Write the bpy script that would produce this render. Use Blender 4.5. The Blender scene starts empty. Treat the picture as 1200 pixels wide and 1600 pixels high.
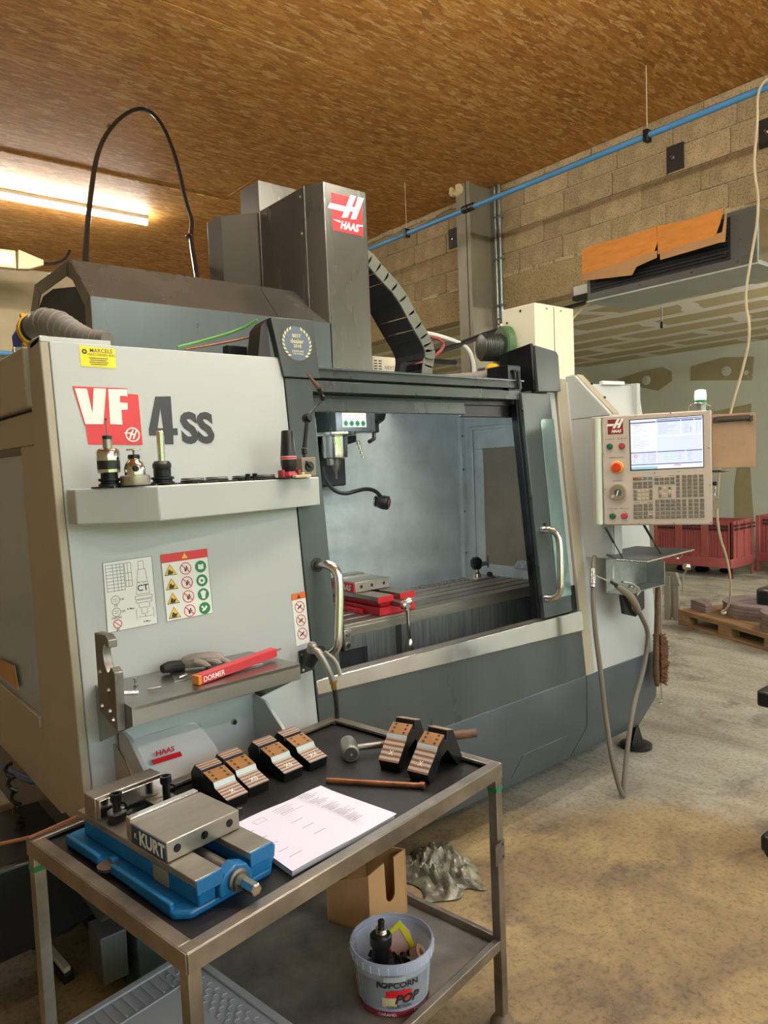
import bpy, bmesh, math, random
from mathutils import Vector as V3, Matrix as MX
R = math.radians
random.seed(7)
S = bpy.context.scene
COL = S.collection

# ---------------------------------------------------------------- camera
cam_d = bpy.data.cameras.new('camera'); cam = bpy.data.objects.new('camera', cam_d); COL.objects.link(cam)
F_PX, YAW, PITCH, ROLL = 1143.854, .878028, .0648183, .0402632
cy_, sy_, cp_, sp_ = math.cos(YAW), math.sin(YAW), math.cos(PITCH), math.sin(PITCH)
fw = V3((cy_*cp_, sy_*cp_, -sp_)); rt = V3((sy_, -cy_, 0)); dn = fw.cross(rt)
rt2 = rt*math.cos(ROLL) + dn*math.sin(ROLL); dn2 = dn*math.cos(ROLL) - rt*math.sin(ROLL)
cm = MX((rt2, -dn2, -fw)).transposed().to_4x4(); cm.translation = V3((0, 0, 1.6))
cam.matrix_world = cm
cam_d.sensor_fit = 'VERTICAL'; cam_d.sensor_height = 36; cam_d.lens = F_PX*36/1600
cam_d.clip_start = .05; cam_d.clip_end = 200
S.camera = cam

# ---------------------------------------------------------------- world and exposure
w = bpy.data.worlds.new('sky'); S.world = w; w.use_nodes = True
wn = w.node_tree.nodes; wl = w.node_tree.links; bg = wn['Background']
tc = wn.new('ShaderNodeTexCoord'); sx = wn.new('ShaderNodeSeparateXYZ'); cr = wn.new('ShaderNodeValToRGB')
wl.new(tc.outputs['Generated'], sx.inputs[0]); wl.new(sx.outputs['Z'], cr.inputs[0]); wl.new(cr.outputs[0], bg.inputs['Color'])
cr.color_ramp.elements[0].color = (.82, .91, 1, 1); cr.color_ramp.elements[1].color = (.5, .7, 1, 1)
bg.inputs['Strength'].default_value = 6.5
sun_d = bpy.data.lights.new('sun', 'SUN'); sun = bpy.data.objects.new('sun', sun_d); COL.objects.link(sun)
sun_d.energy = 16; sun_d.angle = R(.6); sun_d.color = (1, .95, .86); sun.rotation_euler = (R(-40), 0, R(-15))
S.view_settings.view_transform = 'Standard'; S.view_settings.look = 'None'
S.view_settings.gamma = 1; S.view_settings.use_curve_mapping = False
S.view_settings.exposure = -0.25
LED_POWER = 150.0

# ---------------------------------------------------------------- materials
MATS = {}
def hexc(c):
    if isinstance(c, str):
        c = [int(c[i:i+2], 16)/255 for i in (0, 2, 4)]
        c = [x/12.92 if x <= .04045 else ((x+.055)/1.055)**2.4 for x in c]
    return (c[0], c[1], c[2], 1)
class NT:
    def __init__(s, name):
        s.m = bpy.data.materials.new(name); s.m.use_nodes = True
        s.n = s.m.node_tree.nodes; s.l = s.m.node_tree.links
        s.b = s.n['Principled BSDF']; s.co = s.n.new('ShaderNodeTexCoord')
    def node(s, t, **k):
        n = s.n.new(t)
        for a, v in k.items():
            if a.startswith('i_'):
                n.inputs[int(a[2:]) if a[2:].isdigit() else a[2:].replace('_', ' ')].default_value = v
            else: setattr(n, a, v)
        return n
    def map(s, scale=(1, 1, 1), rot=(0, 0, 0), src='Object'):
        m = s.node('ShaderNodeMapping'); m.inputs['Scale'].default_value = scale; m.inputs['Rotation'].default_value = rot
        s.l.new(s.co.outputs[src], m.inputs[0]); return m.outputs[0]
    def noise(s, vec, sc=5, det=4, rough=.55, dist=0):
        n = s.node('ShaderNodeTexNoise'); n.inputs['Scale'].default_value = sc; n.inputs['Detail'].default_value = det
        n.inputs['Roughness'].default_value = rough; n.inputs['Distortion'].default_value = dist
        s.l.new(vec, n.inputs['Vector']); return n.outputs['Fac']
    def ramp(s, fac, stops):
        r = s.node('ShaderNodeValToRGB'); e = r.color_ramp.elements
        while len(e) < len(stops): e.new(.5)
        for i, (p, c) in enumerate(stops): e[i].position = p; e[i].color = hexc(c) if not isinstance(c, float) else (c, c, c, 1)
        s.l.new(fac, r.inputs[0]); return r.outputs[0]
    def mix(s, fac, a, b, mode='MIX'):
        m = s.node('ShaderNodeMix', data_type='RGBA', blend_type=mode)
        if hasattr(fac, 'links'): s.l.new(fac, m.inputs[0])
        else: m.inputs[0].default_value = fac
        for x, i in ((a, 6), (b, 7)):
            if hasattr(x, 'links'): s.l.new(x, m.inputs[i])
            else: m.inputs[i].default_value = hexc(x)
        return m.outputs[2]
    def bump(s, h, st=.3, d=.01):
        b = s.node('ShaderNodeBump'); b.inputs['Strength'].default_value = st; b.inputs['Distance'].default_value = d
        s.l.new(h, b.inputs['Height']); s.l.new(b.outputs[0], s.b.inputs['Normal'])
    def col(s, c): s.l.new(c, s.b.inputs['Base Color'])
    def set(s, **k):
        for a, v in k.items(): s.b.inputs[a.replace('_', ' ')].default_value = v

def _mul(s, o, k):
    m = s.node('ShaderNodeMath', operation='MULTIPLY'); s.l.new(o, m.inputs[0]); m.inputs[1].default_value = k; return m.outputs[0]
NT.mul = _mul
def paint(name, c, rough=.4, metal=0, var=.08, sc=3, bump=0, bsc=60, stretch=(1, 1, 1), coat=0, spec=.5):
    """painted / plain surface: flat colour with a little uneven grime and fine relief"""
    if name in MATS: return MATS[name]
    t = NT(name); c = hexc(c); t.set(Roughness=rough, Metallic=metal, Coat_Weight=coat, Specular_IOR_Level=spec)
    v = t.map(stretch); n = t.noise(v, sc, 5, .6)
    lo = [max(0, x*(1-var*2)) for x in c[:3]]; hi = [min(1, x*(1+var)) for x in c[:3]]
    t.col(t.ramp(n, [(.3, lo), (.7, hi)]))
    rr = t.node('ShaderNodeMapRange'); rr.inputs['To Min'].default_value = max(.02, rough-.08); rr.inputs['To Max'].default_value = min(1, rough+.12)
    t.l.new(n, rr.inputs[0]); t.l.new(rr.outputs[0], t.b.inputs['Roughness'])
    if bump: t.bump(t.noise(v, bsc, 3), bump, .004)
    MATS[name] = t.m; return t.m
def emit(name, c, st):
    if name in MATS: return MATS[name]
    t = NT(name); t.b.inputs['Emission Color'].default_value = hexc(c); t.b.inputs['Emission Strength'].default_value = st
    t.b.inputs['Base Color'].default_value = hexc(c); MATS[name] = t.m; return t.m
def see(name, c, alpha_t=1, rough=.1, ior=1.3):
    t = NT(name); t.b.inputs['Base Color'].default_value = hexc(c); t.set(Roughness=rough, IOR=ior)
    t.b.inputs['Alpha'].default_value = alpha_t; MATS[name] = t.m; return t.m

WHITE = paint('machine_white_paint', 'b1b5b4', .36, var=.03, sc=1.5)
CREAM = paint('machine_cream_paint', 'a59c8a', .42, var=.05, sc=2)
DARK = paint('machine_dark_grey_paint', '4b5252', .27, .35, var=.12, sc=2.5, bump=.05, bsc=25, stretch=(1, 1, .3))
DARKB = paint('machine_base_grey_paint', '4e575d', .33, .15, var=.1, sc=3)
COVER = paint('column_cover_grey', '5e5c56', .25, .6, var=.15, sc=2, stretch=(1, 1, .2))
STEEL = paint('brushed_steel', 'a8a6a1', .3, 1, var=.05, sc=1.5, bump=.03, bsc=120, stretch=(.15, 1, 1))
STEELD = paint('worn_steel', '8b8781', .4, .9, var=.2, sc=8, bump=.1, bsc=80)
STEELH = paint('machined_steel', 'aaa49a', .33, .85, var=.15, sc=9, bump=.08, bsc=120, stretch=(.2, 1, 1))
CHROME = paint('polished_steel', 'd2cfc8', .16, 1, var=.05, sc=6)
GALV = paint('galvanised_sheet', 'a3a9a6', .36, .75, var=.14, sc=14)
INNER = paint('enclosure_inner_sheet', 'c3cdcf', .34, .3, var=.08, sc=9, bump=.15, bsc=45)
BLACK = paint('black_plastic', '17181a', .35, var=.2, sc=6)
BLACKM = paint('black_matt', '1d1e20', .65, var=.25, sc=6)
OXIDE = paint('black_oxide_steel', '24262a', .28, .6, var=.25, sc=12)
RUBBER = paint('black_rubber_mat', '211f1f', .42, var=.35, sc=7, bump=.15, bsc=90)
RED = paint('red_paint', 'c5202a', .35, var=.08, sc=6)
REDP = paint('red_print', 'cf2129', .4, var=.02)
REDD = paint('dark_red_print', '7a1f26', .45, var=.03)
WHITEP = paint('white_print', 'e2e2de', .45, var=.02)
BLACKP = paint('black_print', '25272a', .45, var=.02)
GREYP = paint('grey_print', '6a6e72', .5, var=.02)
YELLOWP = paint('yellow_print', 'e8d800', .42, var=.03)
AMBERP = paint('amber_print', 'e8b818', .42, var=.03)
ORANGEP = paint('orange_print', 'd8661c', .42, var=.03)
GREENP = paint('green_print', '157a48', .42, var=.03)
GOLDP = paint('pale_gold_print', 'd6cf9a', .4, .2, var=.03)
BLUE = paint('blue_cast_paint', '1a689f', .3, var=.1, sc=9, bump=.12, bsc=60)
BLUED = paint('dark_blue_plate', '1d4470', .35, var=.05)
LBLUE = paint('light_blue_pipe', '4f8fc6', .35, var=.06)
CONS = paint('console_beige', 'b3a699', .5, var=.03)
KEYM = paint('key_grey_brown', '6b655a', .5, var=.06)
KEYL = paint('key_tan', 'b8a888', .5, var=.06)
GLASSY = paint('window_reflecting_film', '8fa9a8', .14, .5, var=.2, sc=3, bump=.25, bsc=30, stretch=(1, 1, .5))
PLWHITE = paint('white_plastic', 'd8d8d6', .35, var=.03)
PAPER = paint('paper_white', 'dcd8ea', .7, var=.02)
PAPERE = paint('paper_edges', 'd3d6de', .8, var=.1, sc=4, bump=.4, bsc=60, stretch=(.2, .2, 14))
CARD = paint('cardboard', 'b58a5e', .8, var=.07, sc=6)
CARDO = paint('orange_cardboard', 'd58a3c', .75, var=.08, sc=7, stretch=(1, 1, 4))
COPPER = paint('brown_bronze_rod', '8a5a3c', .38, .6, var=.25, sc=20)
WOOD = paint('pallet_wood', '957552', .8, var=.25, sc=5, bump=.3, bsc=30, stretch=(1, 8, 8))
WOODD = paint('handle_wood', '664832', .6, var=.25, sc=6, stretch=(1, 8, 8))
CRATE = paint('faded_red_plastic', '9c504e', .55, var=.1, sc=4)
RUST = paint('flame_cut_steel', '8a7a78', .6, .3, var=.2, sc=6)
BRIST = paint('brown_bristles', '6b4128', .85, var=.4, sc=40, bump=.8, bsc=120)
CLOTH = paint('grey_fabric', '8d857c', .9, var=.2, sc=12, bump=.3, bsc=120)
GREENM = paint('green_motor_paint', '3c5a36', .45, var=.1)
YELM = paint('yellow_plastic', 'd9a514', .4, var=.06)
CORD = paint('cream_cord', 'c4b79c', .7, var=.1)
HOSE = paint('brown_grey_hose', '6f665b', .45, var=.1)
MASON = paint('laminated_board', '9a7a5c', .5, var=.1, sc=8)
LED = emit('led_tube_glow', (1, .95, .84), LED_POWER)
BEAC = emit('green_beacon_glow', (.5, 1, .68), 1.6)
SCR = emit('screen_white', (.74, .8, .97), 0.45)
SCRB = emit('screen_blue', (.45, .55, .85), 0.40)
SCRD = emit('screen_navy', (.12, .16, .34), 0.36)
SCRC = emit('screen_cyan', (.25, .5, .68), 0.40)
SCRG = emit('screen_green', (.4, .75, .3), 0.36)
SCRR = emit('screen_red', (.85, .2, .25), 0.36)
SCRT = emit('screen_grey_text', (.4, .42, .52), 0.36)
WORK = emit('work_light_glow', (.85, .93, 1), 45)

def m_striped():
    t = NT('layered_block_face'); t.set(Roughness=.45)
    wv = t.node('ShaderNodeTexWave', wave_type='BANDS', bands_direction='Y'); wv.inputs['Scale'].default_value = 28; wv.inputs['Distortion'].default_value = .6; wv.inputs['Detail'].default_value = 2
    t.l.new(t.map(), wv.inputs['Vector']); t.col(t.ramp(wv.outputs[0], [(.25, '6a5146'), (.7, 'b09a8a')])); return t.m
STRIPE = m_striped()
BROWNJ = paint('bronze_insert', '94683a', .45, .3, var=.12, sc=14)

def m_osb():
    t = NT('osb_board'); t.set(Roughness=.62)
    info = t.node('ShaderNodeObjectInfo')
    def layer(ang, sc, st, th):
        mp = t.map((sc, sc*st, 1), (0, 0, R(ang)))
        nz = t.node('ShaderNodeTexNoise'); nz.inputs['Scale'].default_value = 1.7; nz.inputs['Detail'].default_value = 3; t.l.new(mp, nz.inputs['Vector'])
        ad = t.node('ShaderNodeVectorMath', operation='MULTIPLY_ADD'); t.l.new(nz.outputs['Color'], ad.inputs[0]); ad.inputs[1].default_value = (1.1, 1.1, 0); t.l.new(mp, ad.inputs[2])
        v = t.node('ShaderNodeTexVoronoi', voronoi_dimensions='2D'); v.inputs['Scale'].default_value = 1; t.l.new(ad.outputs[0], v.inputs['Vector'])
        e = t.node('ShaderNodeTexVoronoi', voronoi_dimensions='2D', feature='DISTANCE_TO_EDGE'); e.inputs['Scale'].default_value = 1; t.l.new(ad.outputs[0], e.inputs['Vector'])
        g = t.node('ShaderNodeSeparateColor'); t.l.new(v.outputs['Color'], g.inputs[0])
        grain = t.noise(t.map((sc*1.5, sc*st*5, 1), (0, 0, R(ang))), 1.5, 3)
        c = t.ramp(g.outputs[0], [(0, '9a6026'), (.25, 'bc7c30'), (.55, 'cf903c'), (.8, 'e0a652'), (1, 'ecc78a')])
        c = t.mix(.5, c, t.ramp(grain, [(.35, '9a7450'), (.6, 'ffffff')]), 'MULTIPLY')
        c = t.mix(t.mul(t.ramp(e.outputs['Distance'], [(0, 1.0), (.07, 0.0)]), .55), c, '4e2f14')
        f = t.node('ShaderNodeMath', operation='GREATER_THAN'); t.l.new(g.outputs[1], f.inputs[0]); f.inputs[1].default_value = th
        return c, f.outputs[0], g.outputs[0]
    out, _, h = layer(5, 8, 3.4, 0)
    for ang, sc, st, th in ((-38, 9, 3.2, .62), (62, 10, 3.0, .68), (28, 8, 4.2, .66), (-15, 12, 5.5, .74), (85, 13, 4.5, .82)):
        c, f, _ = layer(ang, sc, st, th); out = t.mix(f, out, c)
    out = t.mix(.3, out, t.ramp(t.noise(t.map((1, 1, 1)), .6, 3), [(.3, '9a6a34'), (.7, 'd8a55c')]))
    t.col(out); t.bump(h, .2, .003); return t.m
OSB = m_osb()

def m_block(name='concrete_block_face', c1='83796a', c2='aca08a', rnd=.16):
    t = NT(name); t.set(Roughness=.9); v = t.map()
    n = t.noise(v, 4, 5, .6); fine = t.noise(v, 75, 3, .7)
    base = t.ramp(n, [(.3, c1), (.7, c2)])
    sp = t.ramp(fine, [(.36, '5e564a'), (.5, 'ffffff')])
    out = t.mix(.55, base, sp, 'MULTIPLY')
    oi = t.node('ShaderNodeObjectInfo'); mr = t.node('ShaderNodeMapRange'); mr.inputs['To Min'].default_value = 1-rnd; mr.inputs['To Max'].default_value = 1+rnd
    t.l.new(oi.outputs['Random'], mr.inputs[0]); cb = t.node('ShaderNodeCombineColor')
    for i in range(3): t.l.new(mr.outputs[0], cb.inputs[i])
    out = t.mix(1, out, cb.outputs[0], 'MULTIPLY')
    t.col(out); t.bump(fine, .6, .006); return t.m
BLOCK = m_block('concrete_block_face', '988566', 'bfa983', .13); MORTAR = m_block('mortar_joint', 'b8a684', 'd0bf9c', 0); BEAM = m_block('cast_concrete_beam', '9f8b66', 'b6a27a', 0)
PLASTER = paint('rough_plaster_wall', 'b9a98a', .85, var=.07, sc=3, bump=.4, bsc=12)

def m_floor():
    t = NT('stained_concrete_floor'); v = t.map()
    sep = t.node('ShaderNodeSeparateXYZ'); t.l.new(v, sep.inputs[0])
    # dusty tan zone to grey slab, partly warm and cool light painted in
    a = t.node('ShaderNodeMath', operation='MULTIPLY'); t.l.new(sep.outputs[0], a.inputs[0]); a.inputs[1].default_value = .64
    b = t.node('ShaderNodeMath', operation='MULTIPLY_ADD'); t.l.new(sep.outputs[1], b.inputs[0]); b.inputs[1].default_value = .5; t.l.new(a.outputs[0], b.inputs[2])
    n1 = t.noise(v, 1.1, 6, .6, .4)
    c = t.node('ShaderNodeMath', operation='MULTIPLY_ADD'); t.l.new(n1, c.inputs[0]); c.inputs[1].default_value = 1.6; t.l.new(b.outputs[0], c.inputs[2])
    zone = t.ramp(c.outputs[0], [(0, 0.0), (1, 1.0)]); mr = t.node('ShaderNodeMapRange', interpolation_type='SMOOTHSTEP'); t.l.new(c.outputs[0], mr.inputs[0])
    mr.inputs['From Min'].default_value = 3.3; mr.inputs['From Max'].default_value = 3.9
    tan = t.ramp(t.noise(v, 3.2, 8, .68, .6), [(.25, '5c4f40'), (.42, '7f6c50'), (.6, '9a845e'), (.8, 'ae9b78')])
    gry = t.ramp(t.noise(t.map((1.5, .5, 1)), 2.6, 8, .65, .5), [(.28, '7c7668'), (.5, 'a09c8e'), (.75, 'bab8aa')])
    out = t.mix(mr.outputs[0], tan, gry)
    blot = t.ramp(t.noise(v, 1.9, 7, .7, .3), [(.53, 0.0), (.64, 1.0)])
    out = t.mix(t.mul(blot, .62), out, '4e4740')
    spk = t.ramp(t.noise(v, 46, 4, .75), [(.36, '6d6458'), (.5, 'ffffff')])
    out = t.mix(.45, out, spk, 'MULTIPLY')
    wv = t.node('ShaderNodeTexVoronoi', feature='DISTANCE_TO_EDGE'); wv.inputs['Scale'].default_value = 3.1
    nz = t.node('ShaderNodeTexNoise'); nz.inputs['Scale'].default_value = 2; t.l.new(v, nz.inputs['Vector'])
    ad = t.node('ShaderNodeVectorMath', operation='MULTIPLY_ADD'); t.l.new(nz.outputs['Color'], ad.inputs[0]); ad.inputs[1].default_value = (1.4, 1.4, 0); t.l.new(v, ad.inputs[2]); t.l.new(ad.outputs[0], wv.inputs['Vector'])
    scr = t.ramp(wv.outputs['Distance'], [(.0, 1.0), (.006, 0.0)])
    gate = t.ramp(t.noise(v, 3.3, 2), [(.55, 0.0), (.6, 1.0)])
    sm = t.node('ShaderNodeMath', operation='MULTIPLY'); t.l.new(scr, sm.inputs[0]); t.l.new(gate, sm.inputs[1])
    out = t.mix(t.mul(sm.outputs[0], .5), out, '4a3c30')
    t.col(out); t.set(Roughness=.62); t.bump(t.noise(v, 22, 5), .15, .01)
    return t.m
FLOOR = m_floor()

def m_board_ceiling():
    t = NT('taped_plasterboard'); t.set(Roughness=.85)
    v = t.map((1, 1, 1)); nz = t.node('ShaderNodeTexNoise'); nz.inputs['Scale'].default_value = 1.3; t.l.new(v, nz.inputs['Vector'])
    ad = t.node('ShaderNodeVectorMath', operation='MULTIPLY_ADD'); t.l.new(nz.outputs['Color'], ad.inputs[0]); ad.inputs[1].default_value = (.5, .14, 0); t.l.new(v, ad.inputs[2])
    b = t.node('ShaderNodeTexBrick'); b.offset = .5; t.l.new(ad.outputs[0], b.inputs['Vector'])
    for k, x in (('Scale', 1), ('Brick Width', 1.5), ('Row Height', .62), ('Mortar Size', .1), ('Mortar Smooth', .15)): b.inputs[k].default_value = x
    b.inputs['Color1'].default_value = hexc('b4a67c'); b.inputs['Color2'].default_value = hexc('bfb28a'); b.inputs['Mortar'].default_value = hexc('e0ddd2')
    # boards run along y: swap axes
    v.node.inputs['Rotation'].default_value = (0, 0, R(90))
    t.col(b.outputs['Color']); return t.m
PBOARD = m_board_ceiling()
DRYWALL = paint('skimmed_wall', 'c3c4b6', .85, var=.05, sc=1.2)
PATCH = paint('bare_board_patch', '9c916e', .9, var=.06, sc=4)
GRASS = paint('outdoor_hedge', '7f9650', .9, var=.35, sc=3, bump=.8, bsc=6)
YARD = paint('outdoor_concrete_yard', 'c6c5be', .85, var=.1, sc=.6)

# ---------------------------------------------------------------- object helpers
WM = {}
def _mw(o): return WM.get(o.name, MX.Identity(4)) if o else MX.Identity(4)
def thing(name, label, cat, loc=(0, 0, 0), rz=0, group=None):
    o = bpy.data.objects.new(name, None); COL.objects.link(o); o.empty_display_size = .05
    m = MX.Translation(loc) @ MX.Rotation(rz, 4, 'Z'); o.matrix_basis = m; WM[o.name] = m
    o['label'] = label; o['category'] = cat
    if group: o['group'] = group
    return o
def tag(o, label, cat, group=None):
    o['label'] = label; o['category'] = cat
    if group: o['group'] = group
    return o
class B:
    """collects primitives, in world or in local coordinates"""
    def __init__(s, M=None): s.bm = bmesh.new(); s.M = M or MX.Identity(4)
    def v(s, p): return s.bm.verts.new(s.M @ V3(p))
    def face(s, vs):
        try: return s.bm.faces.new(vs)
        except ValueError: return None
    def loft(s, rings, cap=True, closed=True):
        L = [[s.v(p) for p in r] for r in rings]; n = len(L[0])
        for a, b in zip(L, L[1:]):
            for i in range(n if closed else n-1):
                j = (i+1) % n; s.face((a[i], a[j], b[j], b[i]))
        if cap and closed: s.face(L[0][::-1]); s.face(L[-1])
        return s
    def box(s, x0, x1, y0, y1, z0, z1):
        return s.loft([[(x0, y0, z), (x1, y0, z), (x1, y1, z), (x0, y1, z)] for z in (z0, z1)])
    def prism(s, pts, ax, a, b):
        f = {'x': lambda p, t: (t, p[0], p[1]), 'y': lambda p, t: (p[0], t, p[1]), 'z': lambda p, t: (p[0], p[1], t)}[ax]
        return s.loft([[f(p, t) for p in pts] for t in (a, b)])
    def slab(s, fr, pts, d0=0, d1=.001):
        return s.loft([[fr(u, v, d) for u, v in pts] for d in (d0, d1)])
    def flat(s, fr, pts, d=.001):
        s.face([s.v(fr(u, v, d)) for u, v in pts]); return s
    def ring2(s, fr, c, r0, r1, d=.001, n=28, sy=1):
        a = [s.v(fr(c[0]+r0*math.cos(2*math.pi*i/n), c[1]+sy*r0*math.sin(2*math.pi*i/n), d)) for i in range(n)]
        b = [s.v(fr(c[0]+r1*math.cos(2*math.pi*i/n), c[1]+sy*r1*math.sin(2*math.pi*i/n), d)) for i in range(n)]
        for i in range(n): s.face((a[i], a[(i+1) % n], b[(i+1) % n], b[i]))
        return s
    def disc(s, fr, c, r, d=.001, n=24, sy=1):
        return s.flat(fr, [(c[0]+r*math.cos(2*math.pi*i/n), c[1]+sy*r*math.sin(2*math.pi*i/n)) for i in range(n)], d)
    def line2(s, fr, p, q, w, d=.001):
        dx, dy = q[0]-p[0], q[1]-p[1]; L = math.hypot(dx, dy) or 1; nx, ny = -dy/L*w/2, dx/L*w/2
        return s.flat(fr, [(p[0]+nx, p[1]+ny), (p[0]-nx, p[1]-ny), (q[0]-nx, q[1]-ny), (q[0]+nx, q[1]+ny)], d)
    def cyl(s, p, q, r, r2=None, n=20, cap=True):
        return s.lathe(p, [(r, 0), (r if r2 is None else r2, (V3(q)-V3(p)).length)], n, V3(q)-V3(p), cap)
    def lathe(s, p, prof, n=24, axis=(0, 0, 1), cap=True):
        q = V3(axis).to_track_quat('Z', 'Y').to_matrix(); p = V3(p)
        return s.loft([[p + q @ V3((r*math.cos(2*math.pi*i/n), r*math.sin(2*math.pi*i/n), h)) for i in range(n)] for r, h in prof], cap)
    def tube(s, pts, r, n=10, cap=True, smooth=0):
        P = [V3(p) for p in pts]
        for _ in range(smooth):
            Q = [P[0]]
            for a, b in zip(P, P[1:]): Q += [a*.75+b*.25, a*.25+b*.75]
            P = Q+[P[-1]]
        if isinstance(r, (list, tuple)):
            k = len(r)-1; r = [r[min(int(i/(len(P)-1)*k), k-1)]*(1-(i/(len(P)-1)*k-min(int(i/(len(P)-1)*k), k-1)))+r[min(int(i/(len(P)-1)*k), k-1)+1]*(i/(len(P)-1)*k-min(int(i/(len(P)-1)*k), k-1)) for i in range(len(P))]
        rings = []; up = None
        for i, p in enumerate(P):
            t = (P[min(i+1, len(P)-1)]-P[max(i-1, 0)]).normalized()
            if up is None: up = t.orthogonal().normalized()
            up = (up-t*up.dot(t)).normalized(); sd = t.cross(up)
            rr = r[i] if isinstance(r, (list, tuple)) else r
            rings.append([p+up*rr*math.cos(2*math.pi*k/n)+sd*rr*math.sin(2*math.pi*k/n) for k in range(n)])
        return s.loft(rings, cap)
def obj(name, b, mat, parent=None, bev=0, local=False, angle=35, seg=2, kind=None, label=None):
    me = bpy.data.meshes.new(name); bmesh.ops.recalc_face_normals(b.bm, faces=b.bm.faces)
    b.bm.to_mesh(me); b.bm.free(); me.materials.append(mat)
    me.shade_smooth(); me.set_sharp_from_angle(angle=R(angle))
    o = bpy.data.objects.new(name, me); COL.objects.link(o)
    if parent:
        o.parent = parent
        if not local: me.transform(_mw(parent).inverted())
        WM[o.name] = _mw(parent)
    if bev:
        m = o.modifiers.new('bevel', 'BEVEL'); m.width = bev; m.segments = seg; m.limit_method = 'ANGLE'; m.angle_limit = R(40)
    if kind: o['kind'] = kind
    if label: o['label'] = label
    return o
def flatobj(name, b, mat, parent=None, **k):
    me = bpy.data.meshes.new(name); b.bm.to_mesh(me); b.bm.free(); me.materials.append(mat)
    o = bpy.data.objects.new(name, me); COL.objects.link(o)
    if parent: o.parent = parent; me.transform(_mw(parent).inverted()); WM[o.name] = _mw(parent)
    return o
def struct(name, b, mat, bev=0): return obj(name, b, mat, None, bev, kind='structure')
def frame(o, X, Y, M=None):
    o, X, Y = V3(o), V3(X).normalized(), V3(Y).normalized(); N = X.cross(Y)
    return lambda u, v, d=0: o+X*u+Y*v+N*d
def txt(name, s_, fr, u, v, size, mat, parent, bold=0, xs=1, shear=0, d=.0012, align='CENTER', rot=0):
    c = bpy.data.curves.new('t', 'FONT'); c.body = s_; c.size = 1; c.align_x = align; c.align_y = 'CENTER'; c.offset = bold; c.shear = shear; c.resolution_u = 3
    t = bpy.data.objects.new('t', c); me = bpy.data.meshes.new_from_object(t)
    ca, sa = math.cos(rot), math.sin(rot)
    for q in me.vertices:
        x, y = q.co.x*size*xs, q.co.y*size
        q.co = fr(u+x*ca-y*sa, v+x*sa+y*ca, d)
    me.name = name; me.materials.clear(); me.materials.append(mat)
    o = bpy.data.objects.new(name, me); COL.objects.link(o)
    bpy.data.objects.remove(t); bpy.data.curves.remove(c)
    if parent: o.parent = parent; me.transform(_mw(parent).inverted()); WM[o.name] = _mw(parent)
    return o
def dup(o, M=None, label=None, group=None):
    c = o.copy(); COL.objects.link(c)
    if M is not None: c.matrix_basis = M; WM[c.name] = M
    if label: c['label'] = label
    if group: c['group'] = group
    for ch in o.children:
        k = ch.copy(); COL.objects.link(k); k.parent = c
        for g in ch.children:
            h = g.copy(); COL.objects.link(h); h.parent = k
    return c

# ================================================================ the setting
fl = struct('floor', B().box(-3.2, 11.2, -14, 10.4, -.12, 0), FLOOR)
# ceiling: OSB boards with open joints under a deck
ce = struct('ceiling', B().box(-3.2, 5.9, -4.6, 10.4, 4.29, 4.45), BLACKM)
xs_, ys_ = [-3.2, -1.4, 1.1, 3.6, 5.66], [-4.6, -3.6, -1.07, 1.5, 4.06, 6.63, 9.2, 10.2]
for i in range(len(xs_)-1):
    for j in range(len(ys_)-1):
        dz = random.uniform(0, .004)
        if j == 5: dz -= .008
        obj('board', B().box(xs_[i]+.003, xs_[i+1]-.003, ys_[j]+.003, ys_[j+1]-.003, 4.268+dz, 4.288), OSB, ce)
# block wall with a cast lintel over the wide opening to the next bay
wr = struct('wall_right', B().box(5.662, 5.85, -4.6, 10.4, 3.4, 4.29), MORTAR)
obj('lintel', B().box(5.65, 5.86, -4.6, 10.4, 3.07, 3.4), BEAM, wr, .008)
lm = B()
for k in range(70):     # ragged cement squeezed out along the top of the lintel and under the ceiling
    y = random.uniform(1.5, 9); r = random.uniform(.006, .016)
    lm.box(5.648-r*.5, 5.66, y, y+random.uniform(.03, .16), 3.392-r, 3.4+r)
for k in range(46):
    y = 5.15+k*.08; lm.box(5.635-random.uniform(0, .02), 5.66, y, y+.085, 4.225+random.uniform(-.02, .01), 4.27)
obj('cement_droppings', lm, MORTAR, wr, .004, kind='stuff')
def blk(L, h):
    b = B(); b.box(-L/2+.003, L/2-.003, 0, .2, 0, h-.009); return b
bm_full = None; protos = {}
def block(y0, y1, z, h):
    k = (round(y1-y0, 3), h)
    if k not in protos:
        b = B().box(5.652, 5.75, -k[0]/2+.0035, k[0]/2-.0035, .006, h-.006)
        o = obj('block', b, BLOCK, wr, .003, seg=1); protos[k] = o
    else:
        o = protos[k].copy(); COL.objects.link(o); o.parent = wr
    o.location = (random.uniform(-.003, .001), (y0+y1)/2, z)
for (z, h, off) in ((3.4, .2, .12), (3.6, .2, .33), (3.8, .2, .10), (4.0, .2, .05), (4.2, .07, .30)):
    y = 1.5+off
    while y < 10.1: block(y, min(y+.5, 10.15), z, h); y += .5
obj('wall_body', B().box(5.651, 5.7, -4.6, 1.4, 3.4, 4.27), BLOCK, wr)
struct('wall_back', B().box(-3.2, 5.9, 10.2, 10.4, 0, 4.3), PLASTER)
struct('wall_left', B().box(-3.4, -3.2, -4.6, 10.4, 0, 4.3), PLASTER)
wf = struct('wall_front', B().box(-3.4, -2.2, -4.75, -4.6, 0, 4.3).box(5.2, 5.9, -4.75, -4.6, 0, 4.3).box(-2.2, 5.2, -4.75, -4.6, 4.0, 4.3), PLASTER)
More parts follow.
